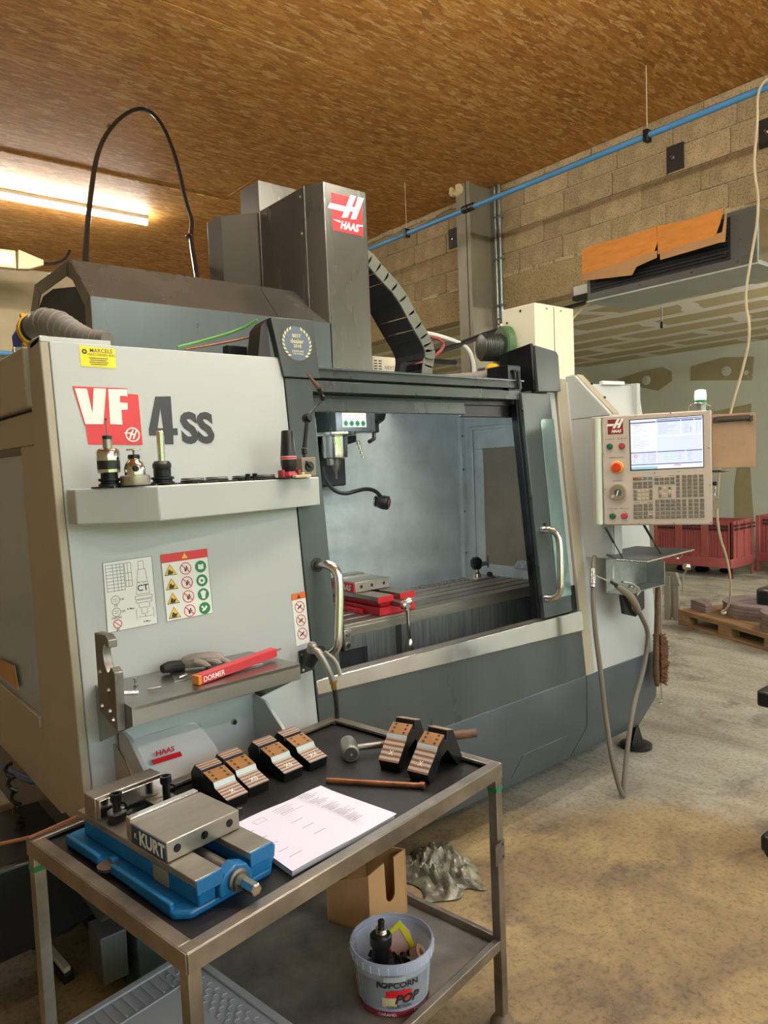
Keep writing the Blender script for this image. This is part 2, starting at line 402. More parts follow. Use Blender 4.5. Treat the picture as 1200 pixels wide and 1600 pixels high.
# next bay
struct('ceiling_next_bay', B().box(5.86, 11.2, -4.6, 10.4, 3.156, 3.3), PBOARD)
fw_ = struct('wall_far', B().box(11, 11.2, -14, 10.4, 0, 3.16), DRYWALL)
struct('wall_next_bay_end', B().box(5.86, 11, 10.2, 10.4, 0, 3.2), DRYWALL)
def patch(pts):
    obj('bare_patch', B().loft([[(11, y, z) for y, z in pts], [(10.994, y, z) for y, z in pts]]), PATCH, fw_)
patch([(7.0, 2.87), (6.5, 2.95), (6.17, 2.97), (6.01, 2.88), (6.01, 2.73), (6.25, 2.60), (6.52, 2.68), (6.8, 2.78)])
patch([(5.70, 2.92), (5.2, 2.99), (4.75, 2.94), (4.78, 2.60), (5.3, 2.66), (5.70, 2.70)])
patch([(5.35, 2.2), (4.79, 2.27), (4.83, 1.62), (4.77, .56), (5.05, .56), (5.05, 1.06), (5.0, 1.4), (5.3, 1.6)])
for (y, z, r) in ((6.45, 2.79, .08), (5.15, 2.78, .08), (4.86, 2.72, .035)):
    obj('filler_spot', B().lathe((10.996, y, z), [(r, 0), (r*.8, .007)], 14, (-1, 0, 0)), DRYWALL, fw_)
obj('skirting', B().box(10.97, 11, -4, 10, 0, .08), PLWHITE, fw_)
# outdoors beyond the open bay door behind the camera: a yard and a hedge
struct('ground_yard', B().box(-30, 34, -40, -14, -.14, -.02), YARD)
hb = B()
for k in range(26):
    x = -16+k*1.7+random.uniform(-.3, .3); r = random.uniform(1.6, 2.3); h = random.uniform(4.2, 6.8)
    hb.lathe((x, -20+random.uniform(-.8, .8), -.05), [(r*.7, 0), (r, h*.3), (r*.95, h*.6), (r*.6, h*.88), (.1, h)], 9)
hg = obj('hedge', hb, GRASS); hg['kind'] = 'structure'

# steel column in front of the block wall
pl = B(); pl.box(5.30, 5.312, 4.92, 5.10, 0, 4.27); pl.box(5.636, 5.65, 4.92, 5.10, 0, 4.27); pl.box(5.312, 5.636, 5.0, 5.01, 0, 4.27); pl.box(5.30, 5.65, 4.965, 4.975, 0, 4.27)
pil = struct('pillar', pl, paint('grey_brown_column_paint', '8f8978', .5, .2, var=.12, sc=2))
lump = B()
for k in range(12):
    y, z = random.uniform(5.0, 5.14), random.uniform(4.17, 4.25); lump.lathe((5.30, y, z), [(.01, 0), (.035, .02), (.03, .045), (.005, .06)], 7, (random.uniform(-.4, .4), 1, random.uniform(-.3, .3)))
obj('expanding_foam', lump, paint('cream_foam', 'd9c79a', .9), pil)

# ---------------------------------------------------------------- services on the wall and ceiling
for i, (dy, lab) in enumerate(((0, 'grey metal conduit on the block wall, nearer the steel column'), (-.055, 'grey metal conduit on the block wall, further from the steel column'))):
    t = thing('conduit', lab, 'pipe', (5.62, 4.88+dy, 2.9), group=None)
    obj('tube', B().cyl((5.615, 4.88+dy, 2.9), (5.615, 4.88+dy, 4.26), .02), GALV, t)
    for z in (3.1, 3.55, 3.95): obj('clip', B().box(5.59, 5.65, 4.855+dy, 4.905+dy, z, z+.02), GREYP, t)
bp = thing('air_pipe', 'long light blue compressed air pipe hung below the ceiling', 'pipe', (4.82, 4, 3.79))
obj('tube', B().tube([(4.82, -2, 3.80), (4.82, 3, 3.797), (4.82, 9.8, 3.78)], .021, 12), LBLUE, bp)
obj('coupling', B().lathe((4.82, 4.42, 3.797), [(.024, 0), (.034, .01), (.034, .05), (.026, .055), (.026, .07), (.034, .075), (.034, .13), (.024, .14)], 16, (0, 1, 0)), BLACK, bp)
for y in (5.3, 2.79, 8.2, .4):
    obj('pipe_clamp', B().box(4.79, 4.85, y-.018, y+.018, 3.755, 3.835), BLACK, bp, .004)
    obj('hanging_rod', B().cyl((4.82, y, 3.83), (4.82, y, 4.268), .0035, n=6), CORD, bp)
bp2 = thing('air_pipe', 'short run of blue grey air pipe on the back wall at far left', 'pipe', (-1, 10.1, 3.3))
obj('tube', B().tube([(-3, 10.12, 3.18), (5.2, 10.12, 3.18)], .03, 10), LBLUE, bp2)
for x in (1.5, 3.3): obj('pipe_clamp', B().box(x, x+.05, 10.08, 10.195, 3.14, 3.24), BLACK, bp2)
for i, (y, z, lab) in enumerate(((3.03, 3.92, 'dark square anchor plate bolted on the block wall right of the column'), (5.48, 3.93, 'dark anchor plate on the block wall beside the steel column'), (2.32, 3.86, 'dark anchor plate on the block wall at the right edge of view'))):
    t = thing('anchor_plate', lab, 'plate', (5.64, y, z))
    obj('plate', B().box(5.636, 5.652, y-.07, y+.07, z-.10, z+.10), paint('dark_brown_steel', '3d3936', .5, .4), t, .002)
    obj('bolt', B().lathe((5.636, y+.01, z), [(.016, 0), (.016, .012), (.008, .013), (.008, .045)], 6, (-1, 0, 0)), CHROME, t)
# LED tubes: one in view, the others added unseen to brighten bay and ceiling
def led(x0, x1, y, lab, drop=0):
    t = thing('led_tube', lab, 'lamp', ((x0+x1)/2, y, 4.26))
    obj('housing', B().box(x0, x1, y-.03, y+.03, 4.225-drop, 4.265-drop), PLWHITE, t)
    obj('tube', B().tube([(x0+.01, y, 4.20-drop), (x1-.01, y, 4.20-drop)], .026, 12), LED, t)
    if drop:
        for x in (x0+.3, x1-.3): obj('hanging_rod', B().cyl((x, y, 4.26-drop), (x, y, 4.267), .004, n=6), CORD, t)
led(.3, 3.18, 7.48, 'glowing white LED tube under the ceiling at left')
led(.2, 2.7, 1.9, 'added LED fill tube overhead, out of view', .35)
led(1.2, 3.7, .9, 'second added LED fill tube overhead, out of view', .35)
led(1.2, 3.7, -2.3, 'third added LED fill tube overhead, out of view', .35)
for i, (x, y) in enumerate(((8.2, 1.6), (8.2, -.6), (8.2, -2.8))):  # unseen tubes added as fill for the next bay and its ceiling
    t = thing('led_tube', ('first', 'second', 'third')[i]+' added LED fill tube in the next bay, out of view', 'lamp', (x, y, 3.12))
    obj('housing', B().box(x-1.2, x+1.2, y-.02, y+.02, 2.86, 2.89), PLWHITE, t); obj('tube', B().tube([(x-1.19, y, 2.84), (x+1.19, y, 2.84)], .026, 12), LED, t)
    for dx in (-.9, .9): obj('hanging_rod', B().cyl((x+dx, y, 2.89), (x+dx, y, 3.155), .004, n=6), CORD, t)
# long black cable looped up to the ceiling
t = thing('cable', 'black cable looping from the machine hood up to a hook on the ceiling', 'cable', (2.27, 5.2, 4.26))
obj('cable_run', B().tube([(1.06, 3.2, 2.2), (1.11, 3.3, 2.54), (1.31, 3.8, 2.92), (1.62, 4.5, 3.52), (1.87, 4.9, 3.886), (2.1, 5.14, 4.14), (2.27, 5.24, 4.245), (2.33, 5.1, 4.086), (2.28, 4.8, 3.71), (2.13, 4.4, 3.29), (2.07, 4.2, 3.12), (1.95, 4.0, 2.96), (1.78, 3.6, 2.63), (1.7, 3.4, 2.3)], .0135, 8, smooth=2), BLACK, t)
for p in ((1.87, 4.9, 3.886), (1.95, 4.0, 2.96)): obj('cable_tie', B().lathe((p[0]-.01, p[1]-.01, p[2]-.012), [(.02, 0), (.02, .012)], 10, (.35, .5, .8)), CHROME, t)
obj('hook', B().tube([(2.27, 5.24, 4.27), (2.27, 5.26, 4.235), (2.29, 5.24, 4.22), (2.29, 5.22, 4.25)], .005, 6), STEELD, t)
# socket strip near the back wall / ceiling corner
t = thing('socket_strip', 'cream multi-socket strip with tapered end by the ceiling at far left', 'socket', (2.1, 9.05, 3.96))
fr = frame((2.1, 9.0, 3.95), (1, 0, .02), (0, 0, 1))
CRM = paint('cream_plastic', 'c9ba92', .45)
obj('body', B().slab(fr, [(-1.0, 0), (.17, 0), (.17, .20), (-1.0, .20)], -.10, 0), CRM, t, .008)
obj('end_cap', B().slab(fr, [(.18, 0), (.31, .01), (.46, .075), (.46, .13), (.20, .215)], -.10, .008), CRM, t, .008)
for k in range(5): obj('socket_face', B().slab(fr, [(-.03-k*.21, .03), (.14-k*.21, .03), (.14-k*.21, .17), (-.03-k*.21, .17)], 0, .008), PLWHITE, t, .004)
obj('lead', B().tube([fr(.45, .10, -.05), fr(.58, .11, -.05), fr(.70, .17, -.05), fr(.76, .25, -.05), fr(.78, .31, -.05)], .016, 8, smooth=1), BLACK, t)
for x in (-.8, -.1): obj('hanger', B().box(2.1+x, 2.13+x, 9.03, 9.07, 4.14, 4.268), CRM, t)

# ---------------------------------------------------------------- hanging air heater with cardboard flaps
hx0, hx1, hy0, hy1, hz0, hz1 = 5.05, 5.62, 2.16, 3.46, 2.825, 3.19
ht = thing('air_heater', 'large grey sheet metal air heater hung on the wall under cardboard', 'heater', (5.35, 2.8, hz0))
obj('casing', B().box(hx0+.02, hx1, hy0, hy1, hz0, hz1), GALV, ht, .004)
obj('underside_panel', B().box(hx0, hx1, hy0-.01, hy1+.01, hz0-.012, hz0), paint('dull_grey_sheet', 'b0b5b2', .5, .2), ht)
fb = B(); fb.box(hx0, hx0+.02, hy0, hy1, hz0, hz0+.055).box(hx0, hx0+.02, hy0, hy1, hz1-.03, hz1).box(hx0, hx0+.02, hy0, hy0+.17, hz0+.055, hz1-.03).box(hx0, hx0+.02, hy1-.03, hy1, hz0+.055, hz1-.03)
DKSHEET = paint('dark_grey_sheet', '5e5f5c', .45, .3)
obj('front_flange', fb, DKSHEET, ht, .002)
obj('intake_recess', B().box(hx0+.008, hx0+.019, hy0+.17, hy1-.03, hz0+.055, hz1-.03), BLACKM, ht)
for k in range(11): obj('fin', B().box(hx0-.002, hx0+.01, hy0+.19, hy1-.05, hz0+.08+k*.024, hz0+.086+k*.024), paint('dark_fin', '22242c', .4, .4), ht)
for (y, z) in ((hy0+.2, hz0+.1), (hy0+.2, hz1-.08), (hy0+.12, hz0+.03), (hy0+.12, hz1-.06), (2.6, hz0+.03), (3.0, hz0+.03), (3.3, hz0+.03), (hy0+.1, hz0+.18)):
    obj('screw', B().lathe((hx0, y, z), [(.009, 0), (.007, .006)], 8, (-1, 0, 0)), CHROME, ht)
obj('side_plate', B().box(hx0+.03, hx1-.02, hy0-.008, hy0, hz0+.02, hz1-.02), CHROME, ht)
obj('fan_hub', B().lathe((5.36, hy0-.008, 3.0), [(.10, 0), (.09, .01), (.04, .012), (.03, .03)], 20, (0, -1, 0)), BLACK, ht)
for y in (2.35, 3.3): obj('bracket', B().box(hx1-.1, 5.655, y, y+.03, hz1-.02, hz1+.03), GALV, ht)
def flap(lab, pts, tilt, tears):
    t = thing('cardboard_flap', lab, 'cardboard', (5.0, pts[0][0], pts[0][1]))
    b = B(); b.loft([[(5.035-dx-(zz-3.0)*tilt-dd, yy, zz) for (yy, zz, dx) in pts] for dd in (0, .006)])
    obj('sheet', b, CARDO, t)
    b = B(); b.loft([[(5.028-dx-(zz-3.0)*tilt-.004+dd, yy-.01, zz-.026) for (yy, zz, dx) in tears] for dd in (0, .005)])
    obj('folded_edge', b, CARD, t)
flap('left orange brown cardboard flap over the heater intake', [(3.47, 3.215, 0), (3.36, 3.225, .01), (3.1, 3.22, 0), (2.83, 3.225, .01), (2.825, 3.12, .02), (2.86, 3.035, .03), (3.1, 3.02, .03), (3.47, 2.985, .03)], .12, [(3.46, 3.05, .03), (2.84, 3.08, .02), (2.84, 3.03, .03), (3.0, 3.0, .04), (3.04, 2.95, .04), (3.46, 3.0, .03)])
flap('right orange brown cardboard flap over the heater intake', [(2.82, 3.22, .02), (2.6, 3.2, .03), (2.33, 3.2, .05), (2.36, 3.11, .05), (2.40, 3.035, .05), (2.6, 3.03, .04), (2.83, 3.03, .02)], .12, [(2.82, 3.06, .02), (2.36, 3.08, .04), (2.335, 3.2, .03), (2.325, 3.19, .03), (2.34, 3.01, .05), (2.38, 3.015, .05), (2.82, 3.01, .02)])
t = thing('wooden_batten', 'pale batten fixed to the lintel left of the air heater', 'batten', (5.62, 3.7, 3.05)); obj('strip', B().box(5.6, 5.65, 3.52, 3.98, 3.03, 3.11), PLWHITE, t, .003)
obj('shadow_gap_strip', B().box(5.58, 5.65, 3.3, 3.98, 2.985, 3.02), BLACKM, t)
t = thing('black_duct_strip', 'flat black strip hanging under the lintel left of the air heater', 'strip', (5.5, 3.6, 2.9)); obj('strip', B().loft([[(5.3, 3.95, 2.86), (5.36, 3.95, 2.86), (5.52, 3.3, 2.94), (5.46, 3.3, 2.94)], [(5.3, 3.95, 2.88), (5.36, 3.95, 2.88), (5.52, 3.3, 2.96), (5.46, 3.3, 2.96)]]), BLACK, t)
obj('hanger', B().cyl((5.48, 3.35, 2.95), (5.6, 3.35, 3.08), .006), BLACK, t)
t = thing('loose_strap', 'thin cream strip dangling under the lintel left of the heater', 'strap', (5.3, 3.75, 2.6))
obj('strip', B().tube([(5.42, 3.62, 2.93), (5.3, 3.72, 2.82), (5.22, 3.76, 2.72), (5.2, 3.84, 2.6), (5.2, 3.82, 2.57)], .012, 6, smooth=1), CRM, t)
# cord hanging down at the right
t = thing('hanging_cord', 'long cream cord hanging from the blue pipe to the pallet at right', 'cord', (4.8, 2.0, 3.8))
CORDP = [(4.80, 1.95, 3.83), (4.79, 2.0, 3.83), (4.78, 2.035, 3.76), (4.8, 2.04, 3.6), (4.8, 2.07, 3.35), (4.8, 2.03, 3.1), (4.8, 2.09, 2.78), (4.8, 2.13, 2.55), (4.8, 2.09, 2.35), (4.8, 2.14, 2.12), (4.8, 2.22, 1.87), (4.8, 2.29, 1.58), (4.85, 2.33, 1.40), (5.0, 2.42, 1.2), (5.1, 2.45, 1.0), (5.3, 2.5, .85), (5.6, 2.6, .6), (5.95, 2.78, .34), (6.1, 2.9, .24)]
obj('cord', B().tube(CORDP, .0085, 8, smooth=2), CORD, t)
obj('end_knot', B().lathe((6.1, 2.9, .215), [(.004, 0), (.022, .012), (.02, .03), (.004, .045)], 10), CORD, t)

# ================================================================ the machining centre
mc = thing('machining_center', 'large white and dark grey vertical machining center with open doors', 'machine', (2.1, 2.6, 0))
LY = lambda z: 2.01+.095*z
FR = frame((0, 2.01, 0), (1, 0, 0), (0, .095, 1)); CZ = .9955      # sloped front: u = x, v ~ z
def P_(name, b, mat, bev=0, **k): return obj(name, b, mat, mc, bev, **k)
def fslab(x0, x1, z0, z1, d0, d1): return B().slab(FR, [(x0, z0/CZ), (x1, z0/CZ), (x1, z1/CZ), (x0, z1/CZ)], d0, d1)
XL, XR = .612, 3.62
# lower body
bb = B().loft([[(x0, LY(.515)-.005, .515), (x1, LY(.515)-.005, .515), (x1, 2.09, .40), (x0, 2.09, .40)][:4] for x0, x1 in ((0, 0),)][:0]) if False else B()
prof = [(2.055, .512), (2.06, .30), (2.165, .115), (4.2, .115), (4.2, .55), (2.3, .55), (2.058, .55)]
P_('base_panel', B().prism(prof, 'x', 1.395, 2.925), DARKB, .003)
P_('base_corner_panel', B().prism(prof, 'x', 2.929, 3.56), DARKB, .003)
P_('base_side_panel', B().prism([(2.14, .30), (4.2, .30), (4.2, .60), (2.15, .60), (2.08, .55), (2.078, .36)], 'x', .64, 1.39), DARKB, .003)
P_('access_cover', B().prism([(2.0585, .298), (2.1325, .168), (2.136, .17), (2.062, .30)], 'x', 2.45, 2.78), DARKB, .002)
# white left front panel and its side
P_('left_front_panel', fslab(.625, 1.39, .5, 1.985, -.03, 0), WHITE, .003)
P_('panel_top_cap', B().slab(FR, [(.60, 1.99), (.80, 1.99), (.80, 2.008), (.60, 2.008)], -.10, -.002), WHITE, .003)
sd = B()
def yzbox(b, x0, x1, pts): return b.prism(pts, 'x', x0, x1)
yzbox(sd, .60, .625, [(LY(.59)+.003, .59), (2.33, .60), (2.33, 2.0), (LY(2.0)+.003, 2.0)])
P_('left_front_post', sd, CREAM, .004)
sp = B()
yzbox(sp, .605, .62, [(2.335, .57), (3.9, .57), (3.9, .80), (2.335, .80)]); yzbox(sp, .605, .62, [(2.335, .80), (2.485, .80), (2.505, 1.70), (2.335, 1.70)])
yzbox(sp, .605, .62, [(3.45, .80), (3.9, .80), (3.9, 1.70), (3.45, 1.70)]); yzbox(sp, .605, .62, [(2.335, 1.70), (3.9, 1.70), (3.9, 1.80), (2.335, 1.80)])
P_('left_side_panel', sp, CREAM, .004)
P_('left_upper_side_box', B().box(.585, .62, 2.32, 3.9, 1.808, 1.985), CREAM, .006)
P_('left_side_window', B().box(.612, .616, 2.47, 3.5, .78, 1.72), see('side_window_film', 'a6b3c2', .8, .12), 0)
P_('window_gasket', B().box(.606, .622, 2.50, 3.45, 1.675, 1.70), DKSHEET, .002)
P_('window_ledge', B().prism([(2.5, .80), (3.45, .80), (3.45, .835), (2.5, .835)], 'x', .60, .63), CREAM, .003)
P_('label_in_window', B().prism([(2.75, .87), (3.05, .87), (3.05, .93), (2.78, .95)], 'x', .600, .604), CARD)
# enclosure shell behind
P_('right_side_panel', B().box(3.59, 3.62, 2.16, 3.9, .55, 1.98), WHITE, .003)
P_('rear_panel', B().box(.62, 3.62, 3.88, 3.9, .55, 1.98), WHITE)
P_('floor_pan', B().box(1.4, 3.58, 2.12, 3.86, .55, .60), INNER)
P_('left_inner_wall', B().box(1.42, 1.44, 2.25, 3.3, .6, 1.95), INNER)
P_('roof_left', B().box(.64, 1.85, 2.32, 3.86, 1.955, 1.975), WHITE)
P_('roof_right', B().box(2.62, 3.6, 2.32, 3.86, 1.935, 1.95), WHITE)
# inside the working area
ib = B(); ib.box(1.42, 3.19, 3.10, 3.12, .6, 1.93)
P_('back_wall_sheet', ib, INNER)
P_('wall_joint_strip', B().box(3.165, 3.2, 3.07, 3.10, .6, 1.93), INNER, .003)
for z in (1.05, 1.3, 1.55, 1.75): P_('rivet', B().lathe((3.18, 3.07, z), [(.008, 0), (.005, .004)], 8, (0, -1, 0)), STEELD)
sw = B()
yzbox(sw, 3.2, 3.22, [(2.25, 1.67), (3.1, 1.67), (3.1, 1.93), (2.25, 1.93)]); yzbox(sw, 3.2, 3.22, [(2.93, .6), (3.1, .6), (3.1, 1.67), (2.93, 1.67)])
yzbox(sw, 3.2, 3.22, [(2.25, .6), (2.93, .6), (2.93, .99), (2.25, .99)]); yzbox(sw, 3.2, 3.22, [(2.25, .99), (2.4, .99), (2.4, 1.67), (2.25, 1.67)])
P_('right_inner_wall', sw, INNER, .003)
fb = B()
for (a, b_, c, d) in ((2.22, 3.02, 1.78, 1.80), (3.0, 3.02, .95, 1.80)): yzbox(fb, 3.188, 3.2, [(a, c), (b_, c), (b_, d), (a, d)])
P_('window_frame_lip', fb, INNER, .004)
P_('right_inner_window', B().box(3.206, 3.212, 2.38, 2.95, .97, 1.69), paint('inner_window_brown', '8d8375', .3, .1, var=.08, sc=5, bump=.5, bsc=90), 0)
P_('coolant_stained_ledge', B().prism([(2.3, .985), (2.72, .985), (2.68, 1.03), (2.3, 1.045)], 'x', 3.19, 3.2), paint('chip_splattered_sheet', 'b9bfc2', .5, var=.3, sc=60), .002)
# way cover slats on the left of the back wall
wc = B(); 
for k in range(9): obj('way_cover_slat', B().box(1.97, 2.055, 3.05, 3.10-.003*k % .02, .98+k*.075, 1.048+k*.075), INNER, mc, .004)
# table
tb = B(); tb.box(1.745, 3.08, 2.385, 2.845, .90, .938)
P_('table', tb, STEELH, .002)
for k in range(6):
    y0 = 2.385+[0, .085, .165, .245, .325, .405][k]; y1 = y0+.066 if k else y0+.068
    if k == 5: y1 = 2.845
    obj('table_land', B().box(1.745, 3.08, y0, y1, .938, .952), STEELH, mc, .0015)
P_('table_front_plate', B().box(1.86, 2.98, 2.386, 2.40, .6, .905).box(1.745, 1.86, 2.386, 2.40, .845, .905), paint('chip_streaked_steel', '7b7f80', .38, .7, var=.22, sc=10, stretch=(6, 6, .35)), .002)
P_('table_end_block', B().box(1.735, 1.775, 2.375, 2.388, .85, .935), STEELH, .004)
for z in (.87, .915): P_('end_bolt', B().lathe((1.752, 2.375, z), [(.010, 0), (.010, .006)], 8, (0, -1, 0)), CHROME)
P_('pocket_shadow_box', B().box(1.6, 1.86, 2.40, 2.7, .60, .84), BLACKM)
P_('front_box_cover', B().box(1.58, 1.86, 2.36, 2.40, .6, .755), paint('blue_grey_sheet', '8795a0', .35, .5), .003)
for z in (.71, .67): P_('cover_bolt', B().lathe((1.872, 2.385, z), [(.009, 0), (.009, .008)], 8, (0, -1, 0)), CHROME)
P_('plate_hinge', B().box(1.885, 1.89, 2.378, 2.386, .6, .70), BLACK)
P_('plate_slot', B().box(2.02, 2.05, 2.383, 2.3865, .64, .905), BLACKM)
P_('plate_end_fitting', B().box(2.93, 2.975, 2.37, 2.386, .78, .85), STEELD, .002)
# front sill rail
P_('sill_rail', B().slab(FR, [(1.395, .815), (2.945, .768), (2.945, .866), (1.395, .866)], -.02, .008), CHROME, .003)
P_('sill_ledge', B().box(1.40, 2.94, 2.085, 2.135, .845, .862), STEELH, .002)
P_('sill_drop', B().box(1.44, 2.94, 2.135, 2.14, .6, .862), STEELD)
P_('lower_front_panel', fslab(1.395, 2.925, .515, .815, -.02, .002), DARK, .002)
# left sliding door with handle
P_('left_door_panel', fslab(1.392, 1.505, .80, 1.915, -.05, .004), DARK, .003)
P_('left_door_return', B().prism([(LY(.86)+.03, .86), (2.42, .86), (2.42, 1.88), (LY(1.88)+.03, 1.88)], 'x', 1.44, 1.452), DARK)
P_('left_rail_end_cap', B().slab(FR, [(1.385, 1.925), (1.536, 1.925), (1.533, 2.135), (1.354, 2.13)], -.02, .012), DARK, .002)
P_('rail_end_bracket', B().slab(FR, [(1.30, 1.98), (1.352, 1.98), (1.352, 2.13), (1.325, 2.10)], -.09, -.01), BLACK)
# header beam in stepped layers
for (x0, x1, z0, z1, d, m) in ((1.54, 2.69, 1.925, 1.966, -.012, DARK), (1.51, 2.69, 1.908, 1.925, -.04, BLACK), (1.51, 2.66, 1.872, 1.912, -.006, DARK), (1.50, 2.66, 1.85, 1.872, -.05, BLACK), (1.50, 2.32, 1.806, 1.855, -.035, DARK), (2.32, 2.66, 1.80, 1.855, -.06, BLACK)):
    P_('header_strip', fslab(x0, x1, z0, z1, -.14 if z0 > 1.86 else d-.018, d), m, .0015)
P_('header_top', B().box(1.5, 2.70, 2.20, 2.34, 1.955, 1.962), DARK)
P_('duct_on_header', B().tube([(2.30, 2.40, 1.975), (2.55, 2.40, 1.985), (2.75, 2.38, 2.0), (2.95, 2.38, 2.02)], [.015, .03, .045, .05], 12), paint('grey_flex_hose', '6a655e', .6, bump=.6, bsc=60))
# right sliding door
P_('right_door_face', fslab(2.655, 2.865, .868, 1.902, -.02, .01), DARK, .003)
rw = B(); rw.prism([(2.205, 1.90), (2.50, 1.905), (2.50, 1.845), (2.25, 1.858), (2.21, 1.85)], 'x', 2.63, 2.652)
P_('right_door_top_return', rw, DARK, .002)
P_('right_door_return', B().prism([(LY(1.9)+.01, 1.9), (LY(1.9)+.045, 1.87), (LY(.87)+.045, .87), (LY(.87)+.01, .87)], 'x', 2.635, 2.653), OXIDE, .002)
for z in (1.83, 1.42, 1.1, .95): P_('return_screw', B().lathe((2.652, LY(z)-.004, z), [(.007, 0), (.007, .006)], 8, (0, -1, 0)), BLACK)
for (x, z) in ((2.72, 1.30),): P_('door_screw', B().lathe(FR(x, z, .01), [(.009, 0), (.007, .006)], 8, (0, -1, 0)), BLACK)
P_('right_door_window', B().slab(FR, [(2.765, .95), (2.868, .95), (2.868, 1.79), (2.785, 1.79), (2.77, 1.775)], .004, .0135), GLASSY, .001)
P_('right_door_foot', fslab(2.70, 2.93, .868, .985, -.05, -.01), OXIDE, .002)
P_('right_rail_end_cap', B().slab(FR, [(2.775, 1.918), (2.945, 1.925), (2.955, 2.10), (2.94, 2.118), (2.785, 2.137)], -.03, .014), DARK, .002)
P_('rail_end_cap_side', B().prism([(LY(1.92)+.0, 1.918), (2.40, 1.918), (2.40, 2.11), (LY(2.1)-.004, 2.137)], 'x', 2.76, 2.778), OXIDE, .002)
P_('rail_lock_block', B().box(2.60, 2.69, 2.21, 2.34, 1.90, 2.03), OXIDE, .004)
P_('lock_lever', B().tube([(2.63, 2.205, 2.0), (2.65, 2.195, 2.0), (2.655, 2.195, 1.92)], .009, 8), BLACK)
def handle(x0, x1, zt, zb):
    h = obj('door_handle', B().tube([FR(x0, zt, 0), FR(x0+.01, zt+.004, .045), FR(x0+.03, zt-.02, .075), FR(x0+.034, zt-.07, .082), FR(x1, zb+.07, .082), FR(x1-.002, zb+.02, .075), FR(x1-.02, zb-.004, .045), FR(x1-.03, zb, 0)], .0165, 14, smooth=2), CHROME, mc, label='brushed steel pull handle')
    for (x, z) in ((x0, zt), (x1-.03, zb)): obj('washer', B().lathe(FR(x, z, 0), [(.026, 0), (.026, .006)], 16, (0, -1, .1)), BLACK, h)
handle(1.448, 1.455, 1.262, .955); handle(2.695, 2.705, 1.275, .965)
# right front: strips, big panel, side arm with console
P_('right_jamb_strip', fslab(2.87, 2.93, .868, 1.915, -.06, -.012), WHITE, .002)
P_('right_front_strip', B().slab(FR, [(2.93, .53), (3.0, .53), (3.012, 1.99), (2.933, 1.99)], -.03, .003), CREAM, .003)
P_('right_front_panel', B().slab(FR, [(3.0, .52), (3.585, .52), (3.60, .9), (3.68, 1.79), (3.665, 1.98), (3.01, 1.975)], -.03, 0), WHITE, .004)
P_('tool_magnet', B().slab(FR, [(3.30, 1.97), (3.50, 1.975), (3.50, 1.995), (3.30, 1.99)], -.005, .02), PLWHITE, .003)
P_('arm_side', B().prism([(LY(1.995)+.01, 1.995), (2.155, 1.995), (1.962, 1.795), (1.962, 1.11), (LY(1.11)+.01, 1.105)], 'x', 3.025, 3.045), WHITE, .004)
P_('arm_seam', B().prism([(LY(1.782), 1.7835), (1.964, 1.7905), (1.964, 1.788), (LY(1.782), 1.781)], 'x', 3.0235, 3.026), GREYP)
P_('arm_rim', B().loft([[(x, y, z) for (y, z) in ((LY(1.995), 2.0), (2.155, 2.0), (1.958, 1.80), (1.958, 1.785), (2.0, 1.785), (2.15, 1.96), (LY(1.95), 1.96))] for x in (3.045, 3.095)]), CREAM, .002)
P_('arm_front', B().box(3.03, 3.095, 1.955, 1.962, 1.108, 1.79), WHITE, .002)
for (y, z) in ((2.10, 1.952), (2.03, 1.88)): P_('rim_screw', B().lathe((3.07, y-.01, z-.005), [(.007, 0), (.006, .006)], 8, (0, -.7, .7)), BLACK)
for (y, z) in ((2.05, 1.62), (2.01, 1.622)): P_('arm_hole_mark', B().lathe((3.025, y, z), [(.006, 0), (.005, .002)], 8, (-1, 0, 0)), GREYP)
P_('arm_socket', B().lathe((3.025, 2.03, 1.553), [(.010, 0), (.008, .004)], 12, (-1, 0, 0)), BLACK)
ft = thing('levelling_foot', 'black levelling foot under the right corner of the machining center', 'foot', (3.53, 2.19, 0))
obj('pad', B().lathe((3.53, 2.17, 0), [(.085, 0), (.085, .018), (.07, .024), (.03, .03)], 24), BLACK, ft)
obj('gusset', B().prism([(3.47, .024), (3.58, .024), (3.545, .11), (3.515, .11)], 'y', 2.155, 2.185), BLACK, ft, .003)
obj('stud', B().cyl((3.53, 2.17, .02), (3.53, 2.17, .125), .016), BLACK, ft)
# cream electrical cabinet
cab = P_('rear_cabinet', B().box(3.30, 3.655, 2.60, 2.84, 1.93, 2.46), paint('cabinet_cream', 'd0ccb4', .4, var=.03), .005)
P_('cabinet_seam', B().box(3.465, 3.468, 2.597, 2.601, 1.95, 2.45), GREYP)
for (y, z) in ((2.7, 2.43), (2.8, 2.38), (2.79, 2.2)): P_('cabinet_screw', B().lathe((3.30, y, z), [(.009, 0), (.007, .005)], 8, (-1, 0, 0)), CHROME)
for x in (3.40, 3.53): P_('cabinet_screw', B().lathe((x, 2.6, 2.435), [(.007, 0), (.006, .005)], 8, (0, -1, 0)), CHROME)
P_('cabinet_lug', B().ring2(frame((3.298, 2.86, 2.40), (0, 1, 0), (0, 0, 1)), (0, 0), .012, .022), DARK)
P_('cabinet_strap', B().tube([(3.29, 2.84, 2.38), (3.26, 2.72, 2.14)], .008, 6), CRM)

